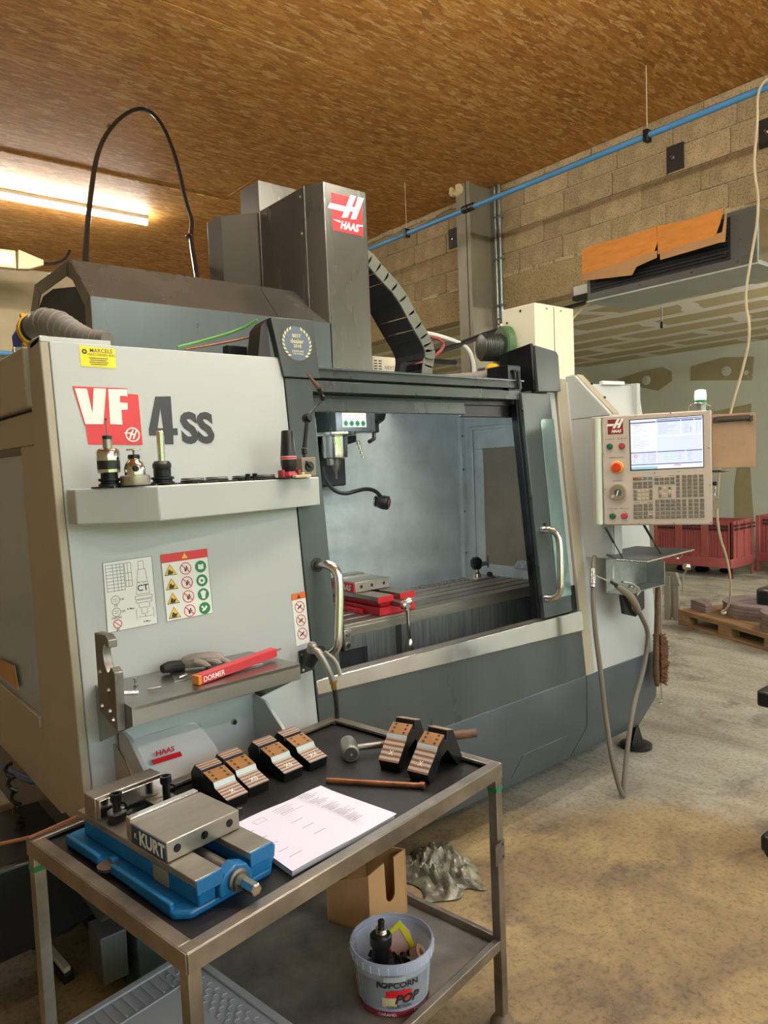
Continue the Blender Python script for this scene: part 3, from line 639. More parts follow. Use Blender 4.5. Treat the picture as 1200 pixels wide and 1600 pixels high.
# hood over the tool changer, open at the back, framed at its left end
hx = .955
P_('hood_front', B().box(hx, 2.05, 2.80, 2.804, 1.9, 2.266), DARK)
def slope(x0, x1, x0t, x1t): return B().loft([[(x0, 2.80, 2.266), (x1, 2.80, 2.263), (x1t, 3.011, 2.449), (x0t, 3.011, 2.451)], [(x0, 2.804, 2.262), (x1, 2.804, 2.259), (x1t, 3.015, 2.445), (x0t, 3.015, 2.447)]])
P_('hood_slope', slope(hx, 1.765, hx, 1.797), COVER, .001)
P_('hood_slope_right', slope(1.768, 2.05, 1.80, 2.075), COVER, .001)
outer = [(2.80, 1.9), (2.80, 2.266), (3.011, 2.451), (3.045, 2.451), (3.502, 2.456), (3.595, 2.355), (3.60, 1.9)]
inner = [(2.865, 1.9), (2.865, 2.242), (2.99, 2.365), (3.06, 2.396), (3.42, 2.396), (3.50, 2.33), (3.53, 1.9)]
hb = B()
for i in range(len(outer)-1):
    a, b_, c, d = outer[i], outer[i+1], inner[i+1], inner[i]
    hb.loft([[(x, *a), (x, *b_), (x, *c), (x, *d)] for x in (hx-.004, hx)])
P_('hood_end_frame', hb, COVER, .0015)
P_('hood_end_joint', B().box(hx-.006, hx-.003, 3.04, 3.048, 2.392, 2.45), BLACK)
P_('hood_rear', B().box(hx, 2.05, 3.59, 3.60, 1.9, 2.36), COVER)
P_('tool_changer_guard', B().loft([[(x, 2.815, 1.92), (x, 2.815, 2.24), (x, 2.955, 2.335), (x, 3.27, 2.392), (x, 3.42, 2.39), (x, 3.55, 2.33), (x, 3.57, 1.92)] for x in (hx+.004, hx+.7)]), BLACKM, .004)
# head cover column with badge
top = [(2.041, 2.80), (1.998, 2.893), (1.998, 3.324), (1.867, 3.467), (1.855, 3.60), (2.29, 3.60), (2.29, 2.80)]
P_('head_cover', B().loft([[(x, y, 2.03) for x, y in top], [(x, y, 2.91) for x, y in top]]), COVER, .003)
for (x0, y0, x1, y1) in ((1.998, 2.893, 1.997, 2.90), (1.998, 3.30, 1.996, 3.306)):
    P_('cover_seam', B().box(x1-.001, x0+.002, y0, y1, 2.3, 2.908), STEELD)
for z in (2.87, 2.70): P_('cover_rivet', B().lathe((1.997, 2.93, z), [(.008, 0), (.005, .005)], 8, (-1, 0, 0)), CHROME)
P_('counterweight_box', B().box(2.045, 2.29, 3.38, 3.57, 2.90, 3.10), COVER, .003)
# black energy chain beside the column
out_ = [(2.30, 2.72), (2.413, 2.695), (2.515, 2.613), (2.634, 2.53), (2.742, 2.382), (2.827, 2.276), (2.857, 2.191), (2.835, 2.095), (2.82, 2.0)]
ch = []
for i, p in enumerate(out_):
    a, b_ = out_[max(i-1, 0)], out_[min(i+1, len(out_)-1)]; dx, dz = b_[0]-a[0], b_[1]-a[1]; L = math.hypot(dx, dz)
    ch.append((p[0]+dz/L*.036, p[1]-dx/L*.036))
Q = ch
for _ in range(1):
    N_ = [Q[0]]
    for a, b_ in zip(Q, Q[1:]): N_ += [(a[0]*.75+b_[0]*.25, a[1]*.75+b_[1]*.25), (a[0]*.25+b_[0]*.75, a[1]*.25+b_[1]*.75)]
    Q = N_+[Q[-1]]
chain_m = paint('chain_link_grey', '5b5c52', .5, var=.1)
for i in range(len(Q)-1):
    a, b_ = V3((Q[i][0], 0, Q[i][1])), V3((Q[i+1][0], 0, Q[i+1][1])); d = (b_-a); L = d.length; d.normalize(); n = V3((-d.z, 0, d.x))
    if n.z > 0: n = -n
    fr = frame(a+V3((0, 2.95, 0)), d, -n)
    lk = obj('chain_link', B().slab(fr, [(-.012, -.038), (L*.9, -.038), (L*1.05, -.01), (L*1.05, .02), (L*.9, .036), (-.012, .036)], 0, .012), chain_m, mc, .003)
    obj('crossbar', B().loft([[a+n*o+V3((0, y, 0))+d*k for (o, k) in ((.036, 0), (.036, L*.92), (.03, L*.92), (.03, 0))] for y in (2.955, 3.18)]), BLACKM, lk, .001)
cs = B()
for a, b_ in zip(Q, Q[1:]): cs.tube([(a[0], 3.185, a[1]), (b_[0], 3.185, b_[1])], .036, 6)
P_('chain_inner_side', cs, BLACKM)
# spindle head
P_('spindle_body', B().loft([[(1.98, y, 1.60), (2.04, y, 1.66), (2.29, y, 1.72), (2.29, y, 1.95), (2.10, y, 1.95), (1.95, y, 1.70)] for y in (2.95, 3.08)]), BLACK, .008)
P_('head_skirt', B().box(2.05, 2.292, 2.80, 3.08, 1.76, 2.03), DARK, .004)
P_('spindle_column', B().box(1.95, 2.25, 3.0, 3.09, 1.5, 1.95), BLACKM, .01)
sn = B().lathe((2.082, 2.86, 1.636), [(.045, 0), (.062, .006), (.064, .02), (.064, .105), (.10, .108), (.105, .115), (.105, .125), (.09, .13)], 32)
P_('spindle_nose', sn, CHROME)
P_('spindle_taper', B().lathe((2.085, 2.86, 1.570), [(.004, -.03), (.006, 0), (.014, .01), (.022, .03), (.028, .068)], 16), STEELD)
P_('nozzle_block', B().box(2.03, 2.055, 2.83, 2.86, 1.605, 1.64), STEELD, .003)
P_('side_camera', B().lathe((2.29, 2.86, 1.86), [(.05, 0), (.06, .02), (.06, .07), (.045, .09), (.02, .09)], 8, (1, 0, 0)), BLACK, .004)
P_('side_camera_body', B().box(2.29, 2.35, 2.84, 2.92, 1.76, 1.90), BLACK, .006)
P_('coolant_nozzle', B().tube([(2.33, 2.86, 1.77), (2.32, 2.85, 1.73), (2.28, 2.84, 1.715)], .010, 8), BLACK)
for k in range(4): P_('nozzle_segment', B().tube([(2.20+.01*k, 2.83, 1.72-.025*k), (2.205+.008*k, 2.83, 1.70-.022*k)], .007, 8), CHROME)
P_('work_light_bar', B().box(1.56, 2.5, 2.345, 2.355, 1.83, 1.865), WORK)
P_('gooseneck', B().tube([(2.0, 2.85, 1.60), (2.01, 2.85, 1.54), (2.05, 2.84, 1.485), (2.11, 2.83, 1.465), (2.17, 2.83, 1.475), (2.25, 2.84, 1.485), (2.31, 2.84, 1.47), (2.345, 2.84, 1.435)], .010, 10, smooth=2), BLACK)
gc = P_('gooseneck_camera', B().lathe((2.33, 2.86, 1.415), [(.022, 0), (.030, .008), (.036, .03), (.036, .06), (.028, .065)], 10, (.5, -.8, -.15)), BLACK, .002)
P_('camera_lens', B().lathe((2.364, 2.805, 1.405), [(.022, 0), (.019, .003)], 16, (.5, -.8, -.15)), paint('lens_reddish', '5a3038', .1))
P_('camera_ring', B().lathe((2.325, 2.868, 1.417), [(.031, 0), (.031, .008)], 16, (.5, -.8, -.15)), CHROME)
# tool ledge under the badge
lg = [(.63, LY(1.5)), (.63, 2.077), (.815, 1.952), (1.455, 2.098), (1.455, LY(1.5))]
ledge = P_('tool_ledge', B().loft([[(x, y, z) for x, y in lg] for z in (1.468, 1.566)]), WHITE, .004)
for k in range(11):
    x = .70+k*.066; y = 2.085 if x > .82 else 2.06
    obj('tool_cup_ring', B().lathe((x, y, 1.566), [(.030, 0), (.030, .004), (.022, .004), (.022, 0)], 20), OXIDE, ledge)
# stainless side shelf
sh = P_('steel_shelf', B().loft([[(.66, 1.825, z), (1.182, 1.85, z), (1.155, 2.104, z), (.66, 2.104, z)] for z in (1.0, 1.01)]), STEEL, .001)
obj('front_flange', B().loft([[(.66, 1.825, z), (1.182, 1.85, z), (1.182, 1.852, z), (.66, 1.827, z)] for z in (.962, 1.01)]), STEEL, sh)
obj('end_bracket', B().prism([(1.825, 1.01), (2.10, 1.01), (2.10, .845), (1.825, .962)], 'x', .657, .661), STEEL, sh)
obj('end_bracket', B().prism([(1.85, 1.0), (2.10, 1.0), (2.10, .845), (1.85, .962)], 'x', 1.15, 1.154), STEEL, sh)
# tool fork standing on the left of the shelf
tfk = P_('tool_holder_fork', B().slab(frame((.646, 1.945, .985), (0, -1, 0), (0, 0, 1)), [(-.06, -.02), (.07, -.045), (.075, .11), (.05, .12), (.035, .105), (.02, .10), (.0, .12), (-.008, .15), (.0, .172), (.018, .178), (.03, .168), (.045, .17), (.045, .19), (.02, .20), (-.06, .195)], -.012, .012), STEELD, .002, label='steel fork plate that holds a tool holder')
for (y, z) in ((.03, 0), (.03, .06), (-.03, .10), (-.03, 0), (.05, -.02)): obj('bolt', B().lathe((.634, 1.945-y, .985+z*.92), [(.008, 0), (.006, .006)], 8, (-1, 0, 0)), CHROME, tfk)
obj('clamp_bolt', B().cyl((.66, 1.90, 1.03), (.70, 1.89, 1.025), .006), CHROME, tfk)
# chip chute below the shelf
P_('chute_back', B().box(.70, 1.14, 2.06, 2.07, .5, .885), WHITE, .001)
for x in (.70, 1.13): P_('chute_cheek', B().prism([(2.10, .885), (1.985, .875), (1.89, .815), (1.80, .70), (1.80, .5), (2.10, .5)], 'x', x, x+.012), WHITE, .002)
P_('chute_left_face', B().prism([(2.105, .84), (1.985, .79), (1.90, .70), (1.90, .5), (2.105, .5)], 'x', .692, .699), CREAM, .002)
P_('chute_ledge', B().box(.70, 1.142, 2.03, 2.07, .905, .915), WHITE, .001)
for (x, z) in ((1.06, .81), (1.08, .70)): P_('chute_bolt', B().lathe((x, 2.06, z), [(.011, 0), (.008, .008)], 8, (0, -1, 0)), CHROME)

# ---------------------------------------------------------------- marks and stickers on the front
def F2(pts): return [(u, v/CZ) for u, v in pts]
def prt(name, pts, mat, parent, d=.0012, fr=FR): 
    b = B()
    for p in (pts if isinstance(pts[0][0], (tuple, list)) else [pts]): b.flat(fr, F2(p) if fr is FR else p, d)
    return flatobj(name, b, mat, parent)
red = prt('badge_red_field', [(.676, 1.859), (.699, 1.747), (.702, 1.746), (.704, 1.691), (.865, 1.688), (.866, 1.84), (.835, 1.842), (.835, 1.858)][::-1], REDP, mc, .001)
prt('letter_v', [(.682, 1.853), (.716, 1.853), (.725, 1.782), (.735, 1.855), (.771, 1.855), (.753, 1.75), (.702, 1.75)][::-1], WHITEP, red, .002)
prt('letter_f', [(.777, 1.854), (.834, 1.855), (.833, 1.834), (.81, 1.835), (.808, 1.815), (.831, 1.814), (.829, 1.794), (.81, 1.793), (.809, 1.749), (.773, 1.75)][::-1], WHITEP, red, .002)
cb = B().ring2(FR, (.837, 1.719/CZ), .018, .022, .0022)
for q in ([(.812, .722), (.83, .722), (.824, .706), (.829, .706), (.842, .734), (.837, .734), (.833, .726), (.812, .726)], [(.834, .718), (.84, .718), (.835, .706), (.84, .706), (.853, .734), (.848, .734), (.843, .722), (.836, .722)]):
    cb.flat(FR, F2([(u, 1+v) for u, v in q]), .0022)
flatobj('round_emblem', cb, WHITEP, red)
b = B(); p4 = F2([(.919, 1.836), (.969, 1.838), (.965, 1.738), (.981, 1.736), (.98, 1.717), (.965, 1.716), (.963, 1.688), (.935, 1.689), (.936, 1.716), (.888, 1.716), (.89, 1.741)])
b.flat(FR, F2([(.919, 1.836), (.969, 1.838), (.966, 1.738), (.9345, 1.738), (.9315, 1.80), (.9165, 1.738), (.889, 1.735)]), .0012); b.flat(FR, F2([(.889, 1.7385), (.981, 1.7385), (.980, 1.717), (.888, 1.716)]), .0013); b.flat(FR, F2([(.936, 1.717), (.965, 1.717), (.963, 1.688), (.935, 1.689)]), .0012)
four = flatobj('badge_four', b, BLACKP, mc)
txt('badge_ss', 'SS', FR, 1.048, 1.7345/CZ, .130, BLACKP, mc, bold=.045, xs=.93, d=.0012)
st = prt('dealer_sticker', [(.706, 1.918), (.807, 1.916), (.808, 1.974), (.706, 1.978)], YELLOWP, mc)
txt('lettering', 'MARCELS', FR, .767, 1.965/CZ, .0165, BLACKP, st, bold=.004, xs=.95, d=.002); txt('lettering', 'MASCHINEN INC', FR, .767, 1.953/CZ, .0105, BLACKP, st, d=.002)
b = B().ring2(FR, (.719, 1.961/CZ), .003, .0075, .002, 12)
for k in range(4): b.line2(FR, (.73+.004*(k % 2), (1.943-.006*k)/CZ), (.785-.004*(k % 2), (1.943-.006*k)/CZ), .0022, .002)
flatobj('emblem_and_small_print', b, BLACKP, st)
# tool holder chart
chart = prt('tool_chart_sticker', [(.706, 1.147), (.858, 1.150), (.859, 1.354), (.711, 1.350)], WHITEP, mc)
b = B(); E_ = lambda p, q, w=.0012: b.line2(FR, F2([p])[0], F2([q])[0], w, .002)
for a, c in (((.707, 1.148), (.857, 1.151)), ((.857, 1.151), (.858, 1.353)), ((.858, 1.353), (.712, 1.349)), ((.712, 1.349), (.707, 1.148))): E_(a, c, .0016)
for k in range(9): E_((.718, 1.340-.0095*k), (.770, 1.341-.0095*k))
for x in (.718, .738, .750, .760, .770): E_((x, 1.342), (x, 1.262))
for x in (.773, .782, .792): E_((x, 1.342), (x, 1.272))
for z in (1.342, 1.312, 1.29, 1.272): E_((.773, z), (.792, z))
for p in ([(.806, 1.28), (.812, 1.318), (.834, 1.318), (.842, 1.245), (.800, 1.245), (.806, 1.28)], [(.814, 1.318), (.814, 1.342), (.830, 1.342), (.830, 1.318)], [(.796, 1.24), (.848, 1.24), (.848, 1.231), (.796, 1.231), (.796, 1.24)], [(.798, 1.228), (.846, 1.228), (.846, 1.22), (.798, 1.22), (.798, 1.228)], [(.806, 1.218), (.806, 1.205), (.838, 1.205), (.838, 1.218)], [(.812, 1.203), (.812, 1.187), (.830, 1.187), (.830, 1.203)], [(.800, 1.178), (.845, 1.178)], [(.796, 1.203), (.796, 1.172)], [(.848, 1.203), (.848, 1.172)]):
    for q, r_ in zip(p, p[1:]): E_(q, r_)
for z in (1.238, 1.203): b.ring2(FR, (.738, z/CZ), .0115, .013, .002); E_((.731, z+.003), (.745, z+.003)); E_((.731, z-.003), (.745, z-.003))
flatobj('drawing_lines', b, GREYP, chart)
txt('lettering', 'CT', FR, .822, 1.262/CZ, .026, BLACKP, chart, bold=.015, d=.0022)
txt('lettering', '40 Taper', FR, .822, 1.280/CZ, .008, GREENP, chart, d=.0022)
for s_, x, z in (('OK', .758, 1.238), ('CT', .738, 1.221), ('OK', .758, 1.203), ('DIN ISO', .738, 1.187), ('BT', .738, 1.152), ('A Max', .780, 1.207), ('B Max', .825, 1.163), ('E', .822, 1.180)): txt('lettering', s_, FR, x, z/CZ, .0085, BLACKP, chart, bold=.01, d=.0022)
b = B().ring2(FR, (.738, 1.169/CZ), .0105, .013, .002); b.line2(FR, (.729, 1.177/CZ), (.747, 1.161/CZ), .002, .002); flatobj('prohibition_mark', b, REDP, chart)
# warning sheet
ws = prt('warning_sticker', [(.885, 1.150), (1.040, 1.152), (1.040, 1.357), (.885, 1.354)], WHITEP, mc)
prt('red_header', [(.885, 1.327), (1.040, 1.330), (1.040, 1.357), (.885, 1.354)], REDP, ws, .002)
b = B()
for a, c in (((.886, 1.151), (1.039, 1.153)), ((1.039, 1.153), (1.039, 1.356)), ((.886, 1.151), (.886, 1.353))): b.line2(FR, F2([a])[0], F2([c])[0], .0014, .0022)
flatobj('outline', b, GREYP, ws)
def tri(b, x, z, r, d): b.flat(FR, F2([(x-r, z-r*.72), (x+r, z-r*.72), (x, z+r*.95)]), d)
o_ = B(); tri(o_, .962, 1.342, .010, .0024); flatobj('header_triangle', o_, AMBERP, ws)
for k in range(4):
    z = 1.303-.0435*k
    b = B(); tri(b, .912, z, .0205, .002); flatobj('triangle_edge', b, BLACKP, ws)
    b = B(); tri(b, .912, z, .0178, .0024); flatobj('warning_triangle', b, AMBERP, ws)
    b = B(); b.flat(FR, F2([(.902, z-.012), (.917, z-.012), (.922, z+(.0 if k else -.004)), (.913, z-.002), (.911, z+.003), (.906, z+.003), (.904, z-.003)]), .0028); flatobj('pictogram', b, BLACKP, ws)
    b = B().ring2(FR, (.962, z/CZ), .0165, .019, .0022); b.line2(FR, (.949, (z+.012)/CZ), (.975, (z-.012)/CZ), .0028, .0026); flatobj('prohibition_circle', b, REDP, ws)
    b = B(); b.flat(FR, F2([(.958, z-.009), (.963, z-.009), (.966, z-.001), (.971, z-.002), (.971, z), (.967, z+.002), (.967, z+.008), (.963, z+.008), (.963, z+.002), (.957, z), (.958, z-.003)]), .0024); flatobj('pictogram', b, BLACKP, ws)
    b = B().disc(FR, (1.012, z/CZ), .019, .002); flatobj('mandatory_circle', b, GREENP, ws)
    b = B()
    if k == 0: b.flat(FR, F2([(1.003, z-.007), (1.012, z-.009), (1.021, z-.007), (1.021, z+.008), (1.012, z+.006), (1.003, z+.008)]), .0026)
    elif k == 1: b.ring2(FR, (1.011, z/CZ), .0045, .011, .0026, 16)
    elif k == 2: b.flat(FR, F2([(1.002, z+.008), (1.012, z+.013), (1.022, z+.008), (1.018, z-.004), (1.017, z-.013), (1.007, z-.013), (1.006, z-.004)]), .0026)
    else: b.flat(FR, F2([(1.0, z+.006), (1.006, z+.009), (1.010, z), (1.016, z+.008), (1.022, z+.004), (1.014, z-.006), (1.004, z-.009), (1.002, z-.004), (1.007, z-.002)]), .0026)
    flatobj('pictogram', b, WHITEP, ws)
# narrow orange sheet
os_ = prt('side_warning_sticker', [(1.333, .992), (1.389, .997), (1.389, 1.172), (1.333, 1.169)], WHITEP, mc)
prt('orange_header', [(1.333, 1.147), (1.389, 1.150), (1.389, 1.172), (1.333, 1.169)], ORANGEP, os_, .002)
b2 = B(); tri(b2, 1.361, 1.158, .008, .0024); flatobj('header_triangle', b2, BLACKP, os_)
for k in range(3):
    z = 1.122-.046*k; b = B().ring2(FR, (1.361, z/CZ), .0175, .020, .0022); b.line2(FR, (1.348, (z+.012)/CZ), (1.374, (z-.012)/CZ), .003, .0024); flatobj('prohibition_circle', b, REDP, os_)
    b = B(); b.flat(FR, F2([(1.351, z-.008), (1.366, z-.001), (1.370, z+.009), (1.362, z+.004), (1.351, z-.004)]), .0022); flatobj('pictogram', b, BLACKP, os_)
# award sticker on the left rail cap
dd = .0132
aw = flatobj('award_sticker', B().disc(FR, (1.451, 2.036/CZ), .061, dd, 36), paint('blue_grey_sticker', '5d6a7c', .35), mc)
b = B()
for s_ in (-1, 1):
    for k in range(9):
        a = R(-58+k*14.5); cx_, cz = 1.451+s_*.052*math.cos(a), 2.036/CZ+.052*math.sin(a); q = a+s_*0+R(62)
        ux, uz = s_*math.cos(q), math.sin(q)
        for w_, sh_ in ((.018, 1), (.016, -1)):
            b.flat(FR, [(cx_, cz), (cx_+ux*w_*.5+sh_*uz*.004*s_, cz+uz*w_*.5-sh_*ux*.004*s_), (cx_+ux*w_, cz+uz*w_)], dd+.001)
flatobj('laurel_leaves', b, GOLDP, aw)
for s_, z, sz in (('BEST', 2.062, .017), ('dealer', 2.043, .022), ('2018', 2.026, .016), ('EUROPE AND', 2.008, .008), ('THE WORLD', 1.999, .008)): txt('lettering', s_, FR, 1.451, z/CZ, sz, GOLDP, aw, bold=.01, d=dd+.0012)
# red badge at the top of the head cover
def logo(fr, u0, v0, w_, h_, parent, mred, mwh, d=.0012, nm='maker_badge'):
    g = lambda l: [(u0+x*w_, v0+y*h_) for x, y in l]
    t = flatobj(nm, B().flat(fr, g([(0, 0), (1, 0), (1, 1), (0, 1)]), d), mred, parent)
    b = B()
    b.flat(fr, g([(.30, .38), (.50, .42), (.81, 1.06), (.63, 1.06)]), d+.001); b.flat(fr, g([(.60, .40), (.78, .42), (1.08, 1.06), (.89, 1.06)]), d+.001)
    b.flat(fr, g([(-.14, .56), (.37, .56), (.44, .71), (-.06, .71)]), d+.0012); b.flat(fr, g([(.48, .60), (.72, .62), (.78, .75), (.56, .73)]), d+.0014)
    b.flat(fr, g([(0, .29), (.2, .24), (.26, .24), (.24, .29)]), d+.001); b.flat(fr, g([(.84, .24), (1, .26), (1, .30), (.88, .29)]), d+.001)
    flatobj('emblem', b, mwh, t)
    txt('lettering', 'HAAS', fr, u0+w_*.54, v0+h_*.175, h_*.28, mwh, t, bold=.045, xs=.88, shear=.3, d=d+.0015)
    return t
FC = frame((2.083, 2.80, 2.698), (1, 0, 0), (0, 0, 1))
logo(FC, 0, 0, .178, .170, mc, REDP, WHITEP)
# pictogram plate on the spindle head
FS = frame((2.09, 2.80, 1.785), (1, 0, 0), (0, 0, 1))
hp = flatobj('head_sign', B().flat(FS, [(0, 0), (.143, 0), (.143, .082), (0, .082)], .0012), WHITEP, mc)
b, b2, b3, b4 = B(), B(), B(), B(); b4.flat(FS, [(0, .066), (.143, .066), (.143, .082), (0, .082)], .002)
for k in range(4):
    x = .019+.035*k; b.ring2(FS, (x, .047), .012, .0145, .002, 18); b.line2(FS, (x-.009, .056), (x+.009, .038), .002, .002); b2.disc(FS, (x, .017), .0145, .002, 18); b3.disc(FS, (x, .017), .007, .0026, 8)
    b3.flat(FS, [(x-.01, .068), (x+.004, .068), (x-.002, .078)], .0028)
flatobj('amber_strip', b4, AMBERP, hp); flatobj('prohibition_circles', b, REDP, hp); flatobj('green_circles', b2, GREENP, hp); flatobj('pictograms', b3, BLACKP, hp)

# ---------------------------------------------------------------- control console on its arm
W_, H_ = .461, .503
FK = frame((2.943, 1.954, 1.277), (.456, -.890, 0), (0, 0, 1))
def K(cx, cy):
    s = (cx-60)/1045; return s*W_, (1092-cy)/(1092-(65-48*s))*H_
con = obj('console', B().slab(FK, [(0, 0), (W_, 0), (W_, H_), (0, H_)], -.10, 0), CONS, mc, .006)
obj('side_tube', B().cyl(FK(-.018, .005, -.012), FK(-.018, H_-.008, -.012), .0165, n=20), paint('pale_green_tube', 'c9d2c4', .3), con)
obj('tube_back_plate', B().slab(FK, [(-.05, 0), (0, 0), (0, H_), (-.05, H_)], -.04, -.025), CONS, con, .002)
def kpt(cx, cy, d=0): u, v = K(cx, cy); return FK(u, v, d)
for (cx, cy) in ((65, 85), (395, 65), (730, 42), (1075, 18), (72, 417), (1077, 370), (80, 748), (1083, 718), (88, 1080), (412, 1076), (745, 1073), (1090, 1068), (570, 600), (800, 590)):
    obj('screw', B().lathe(kpt(cx, cy), [(.0035, 0), (.003, .002)], 8, (-.89, -.456, 0)), STEELD, con)
u0, v0 = K(120, 235); u1, v1 = K(272, 92); logo(FK, u0, v0, u1-u0, v1-v0, con, REDD, WHITEP, nm='console_badge') if False else None
# badge kept two levels deep: its pieces hang straight from the console
g = lambda l: [(u0+x*(u1-u0), v0+y*(v1-v0)) for x, y in l]
flatobj('console_badge', B().flat(FK, g([(0, 0), (1, 0), (1, 1), (0, 1)]), .001), REDD, con)
b = B(); b.flat(FK, g([(.30, .38), (.50, .42), (.81, 1.04), (.63, 1.04)]), .002); b.flat(FK, g([(.60, .40), (.78, .42), (1.06, 1.04), (.89, 1.04)]), .002)
b.flat(FK, g([(-.08, .56), (.37, .56), (.44, .71), (-.02, .71)]), .0022); b.flat(FK, g([(.48, .60), (.72, .62), (.78, .75), (.56, .73)]), .0024)
flatobj('console_emblem', b, WHITEP, con); txt('lettering', 'HAAS', FK, u0+(u1-u0)*.54, v0+(v1-v0)*.19, (v1-v0)*.28, WHITEP, con, bold=.04, xs=.88, shear=.3, d=.0024)
def knob(nm, cx, cy, r, h, mat, extra=None):
    p = kpt(cx, cy); N = (-.89, -.456, 0)
    if extra: obj(nm+'_collar', B().lathe(p, [(extra[0], 0), (extra[0], .004), (extra[0]*.9, .006)], 28, N), extra[1], con)
    obj(nm, B().lathe(p, [(r*.8, 0), (r*.8, h*.6), (r, h*.65), (r, h*.9), (r*.85, h)], 24, N), mat, con)
GB, RB = paint('green_button', '1e5c3c', .35), paint('red_button', 'b8353c', .35)
knob('power_on_button', 138, 345, .011, .014, GB, (.014, STEELD)); knob('power_off_button', 258, 343, .011, .014, RB, (.014, STEELD))
knob('emergency_stop', 205, 542, .021, .030, paint('stop_red', 'c4361e', .35), (.028, paint('stop_yellow', 'e6a528', .4)))
knob('cycle_start_button', 153, 1003, .012, .014, GB, (.015, STEELD)); knob('feed_hold_button', 270, 1000, .012, .014, RB, (.015, STEELD))
obj('jog_wheel', B().lathe(kpt(208, 778), [(.038, 0), (.037, .010), (.033, .018), (.012, .019)], 36, (-.89, -.456, 0)), CHROME, con)
obj('jog_wheel_hub', B().lathe(kpt(212, 780, .018), [(.017, 0), (.016, .003)], 24, (-.89, -.456, 0)), DARK, con)
u, v = K(208, 785); flatobj('jog_emblem', B().flat(FK, [(u-.006, v-.012), (u-.001, v-.012), (u+.006, v+.012), (u+.001, v+.012)], .0225), WHITEP, con)
obj('jog_knob', B().lathe(kpt(160, 815, .018), [(.007, 0), (.007, .008)], 12, (-.89, -.456, 0)), CONS, con)
for s_, cx, cy in (('POWER ON', 140, 280), ('POWER OFF', 258, 275), ('I', 138, 302), ('O', 258, 297), ('EMERGENCY STOP', 200, 452), ('HANDLE JOG', 205, 670), ('CYCLE START', 152, 935), ('FEED HOLD', 270, 933), ('[ ]', 150, 960), ('[O]', 270, 958)):
    u, v = K(cx, cy); txt('lettering', s_, FK, u, v, .0075, BLACKP, con, d=.0008)
# screen
obj('screen_bezel', B().slab(FK, [K(335, 578), K(1034, 553), K(1032, 62), K(332, 100)], -.001, .0008), BLACK, con)
SQ = [K(347, 568), K(1026, 545), K(1024, 70), K(343, 107)]
def SP(a, c): return (SQ[0][0]*(1-a)*(1-c)+SQ[1][0]*a*(1-c)+SQ[2][0]*a*c+SQ[3][0]*(1-a)*c, SQ[0][1]*(1-a)*(1-c)+SQ[1][1]*a*(1-c)+SQ[2][1]*a*c+SQ[3][1]*(1-a)*c)
def srect(b, a0, c0, a1, c1, d): b.flat(FK, [SP(a0, c0), SP(a1, c0), SP(a1, c1), SP(a0, c1)], d)
b = B(); srect(b, 0, 0, 1, 1, .0012); flatobj('screen', b, SCR, con)
b = B()
for q in ((.37, .66, .70, .92), (.71, .66, .88, .92), (.89, .66, .99, .92), (0, .12, .36, .33), (.37, .12, .76, .33), (.77, .12, .99, .33), (.37, .36, .99, .64)): srect(b, *q, .0016)
flatobj('screen_panels', b, emit('screen_pale_blue', (.58, .66, .9), 0.43), con)
b = B()
for q in ((0, .925, .36, .955), (.37, .925, .70, .955), (.71, .925, .88, .955), (.89, .925, .99, .955), (0, .33, .36, .35), (.37, .33, .76, .35), (.77, .33, .99, .35), (0, .085, .99, .105), (.37, .965, 1, .985)): srect(b, *q, .0018)
flatobj('screen_title_bars', b, SCRD, con)
b = B(); srect(b, 0, .0, .37, .05, .0018); flatobj('screen_softkeys', b, SCRC, con)
b, rr_ = B(), random.Random(3)
for k in range(15): srect(b, .03, .90-.034*k, .03+rr_.uniform(.06, .28), .908-.034*k, .002)
for k in range(6): srect(b, .40, .88-.035*k, .40+rr_.uniform(.1, .27), .887-.035*k, .002); srect(b, .74, .88-.035*k, .74+rr_.uniform(.04, .11), .887-.035*k, .002)
for k in range(5):
    for x in (.02, .16, .24, .30, .79): srect(b, x, .30-.036*k, x+rr_.uniform(.02, .07), .308-.036*k, .002)
srect(b, .835, .70, .845, .80, .002); srect(b, .92, .70, .925, .88, .002); srect(b, .965, .70, .97, .88, .002); srect(b, .92, .88, .97, .885, .002)
flatobj('screen_text', b, SCRT, con)
b = B()
for k in range(3): srect(b, .46, .285-.055*k, .66, .295-.055*k, .0021)
flatobj('screen_load_bars', b, SCRG, con)
b = B().ring2(FK, SP(.065, .27), .005, .008, .0022, 16); srect(b, .03, .895, .14, .905, .0021); srect(b, .60, .05, .70, .07, .0021)
for k in range(3): srect(b, .67, .285-.055*k, .70, .295-.055*k, .0022)
flatobj('screen_red_marks', b, SCRR, con)
# keypad: every key its own piece, sharing one mesh
keyp = {}
def key(cx, cy, w_=38, h_=26, mat=KEYM):
    k = (w_, mat.name)
    u, v = K(cx, cy); o_ = FK(u, v, 0)
    if k not in keyp:
        a, c = w_/1045*W_/2, h_/1040*H_/2
        f0 = frame((0, 0, 0), (.456, -.890, 0), (0, 0, 1)); b = B()
        b.loft([[f0(x, y, d) for x, y in ((-a*k_, -c*k_), (a*k_, -c*k_), (a*k_, c*k_), (-a*k_, c*k_))] for d, k_ in ((0, 1), (.003, 1), (.0045, .82))])
        o = obj('key', b, mat, con, local=True); keyp[k] = o
    else: o = keyp[k].copy(); COL.objects.link(o); o.parent = con
    o.location = o_ - V3(mc.matrix_basis.translation)
key(402, 650, 84, 26, paint('orange_key', '8a5a34', .5)); key(477, 646, mat=paint('teal_key', '5c7a70', .5)); key(528, 644, mat=paint('teal_key', '5c7a70', .5))
for i, cx in enumerate((380, 428, 479, 529)):
    for cy in (694, 728, 905, 940, 978, 1015):
        if not (cy == 978 and i == 3): key(cx, cy-i*1.5)
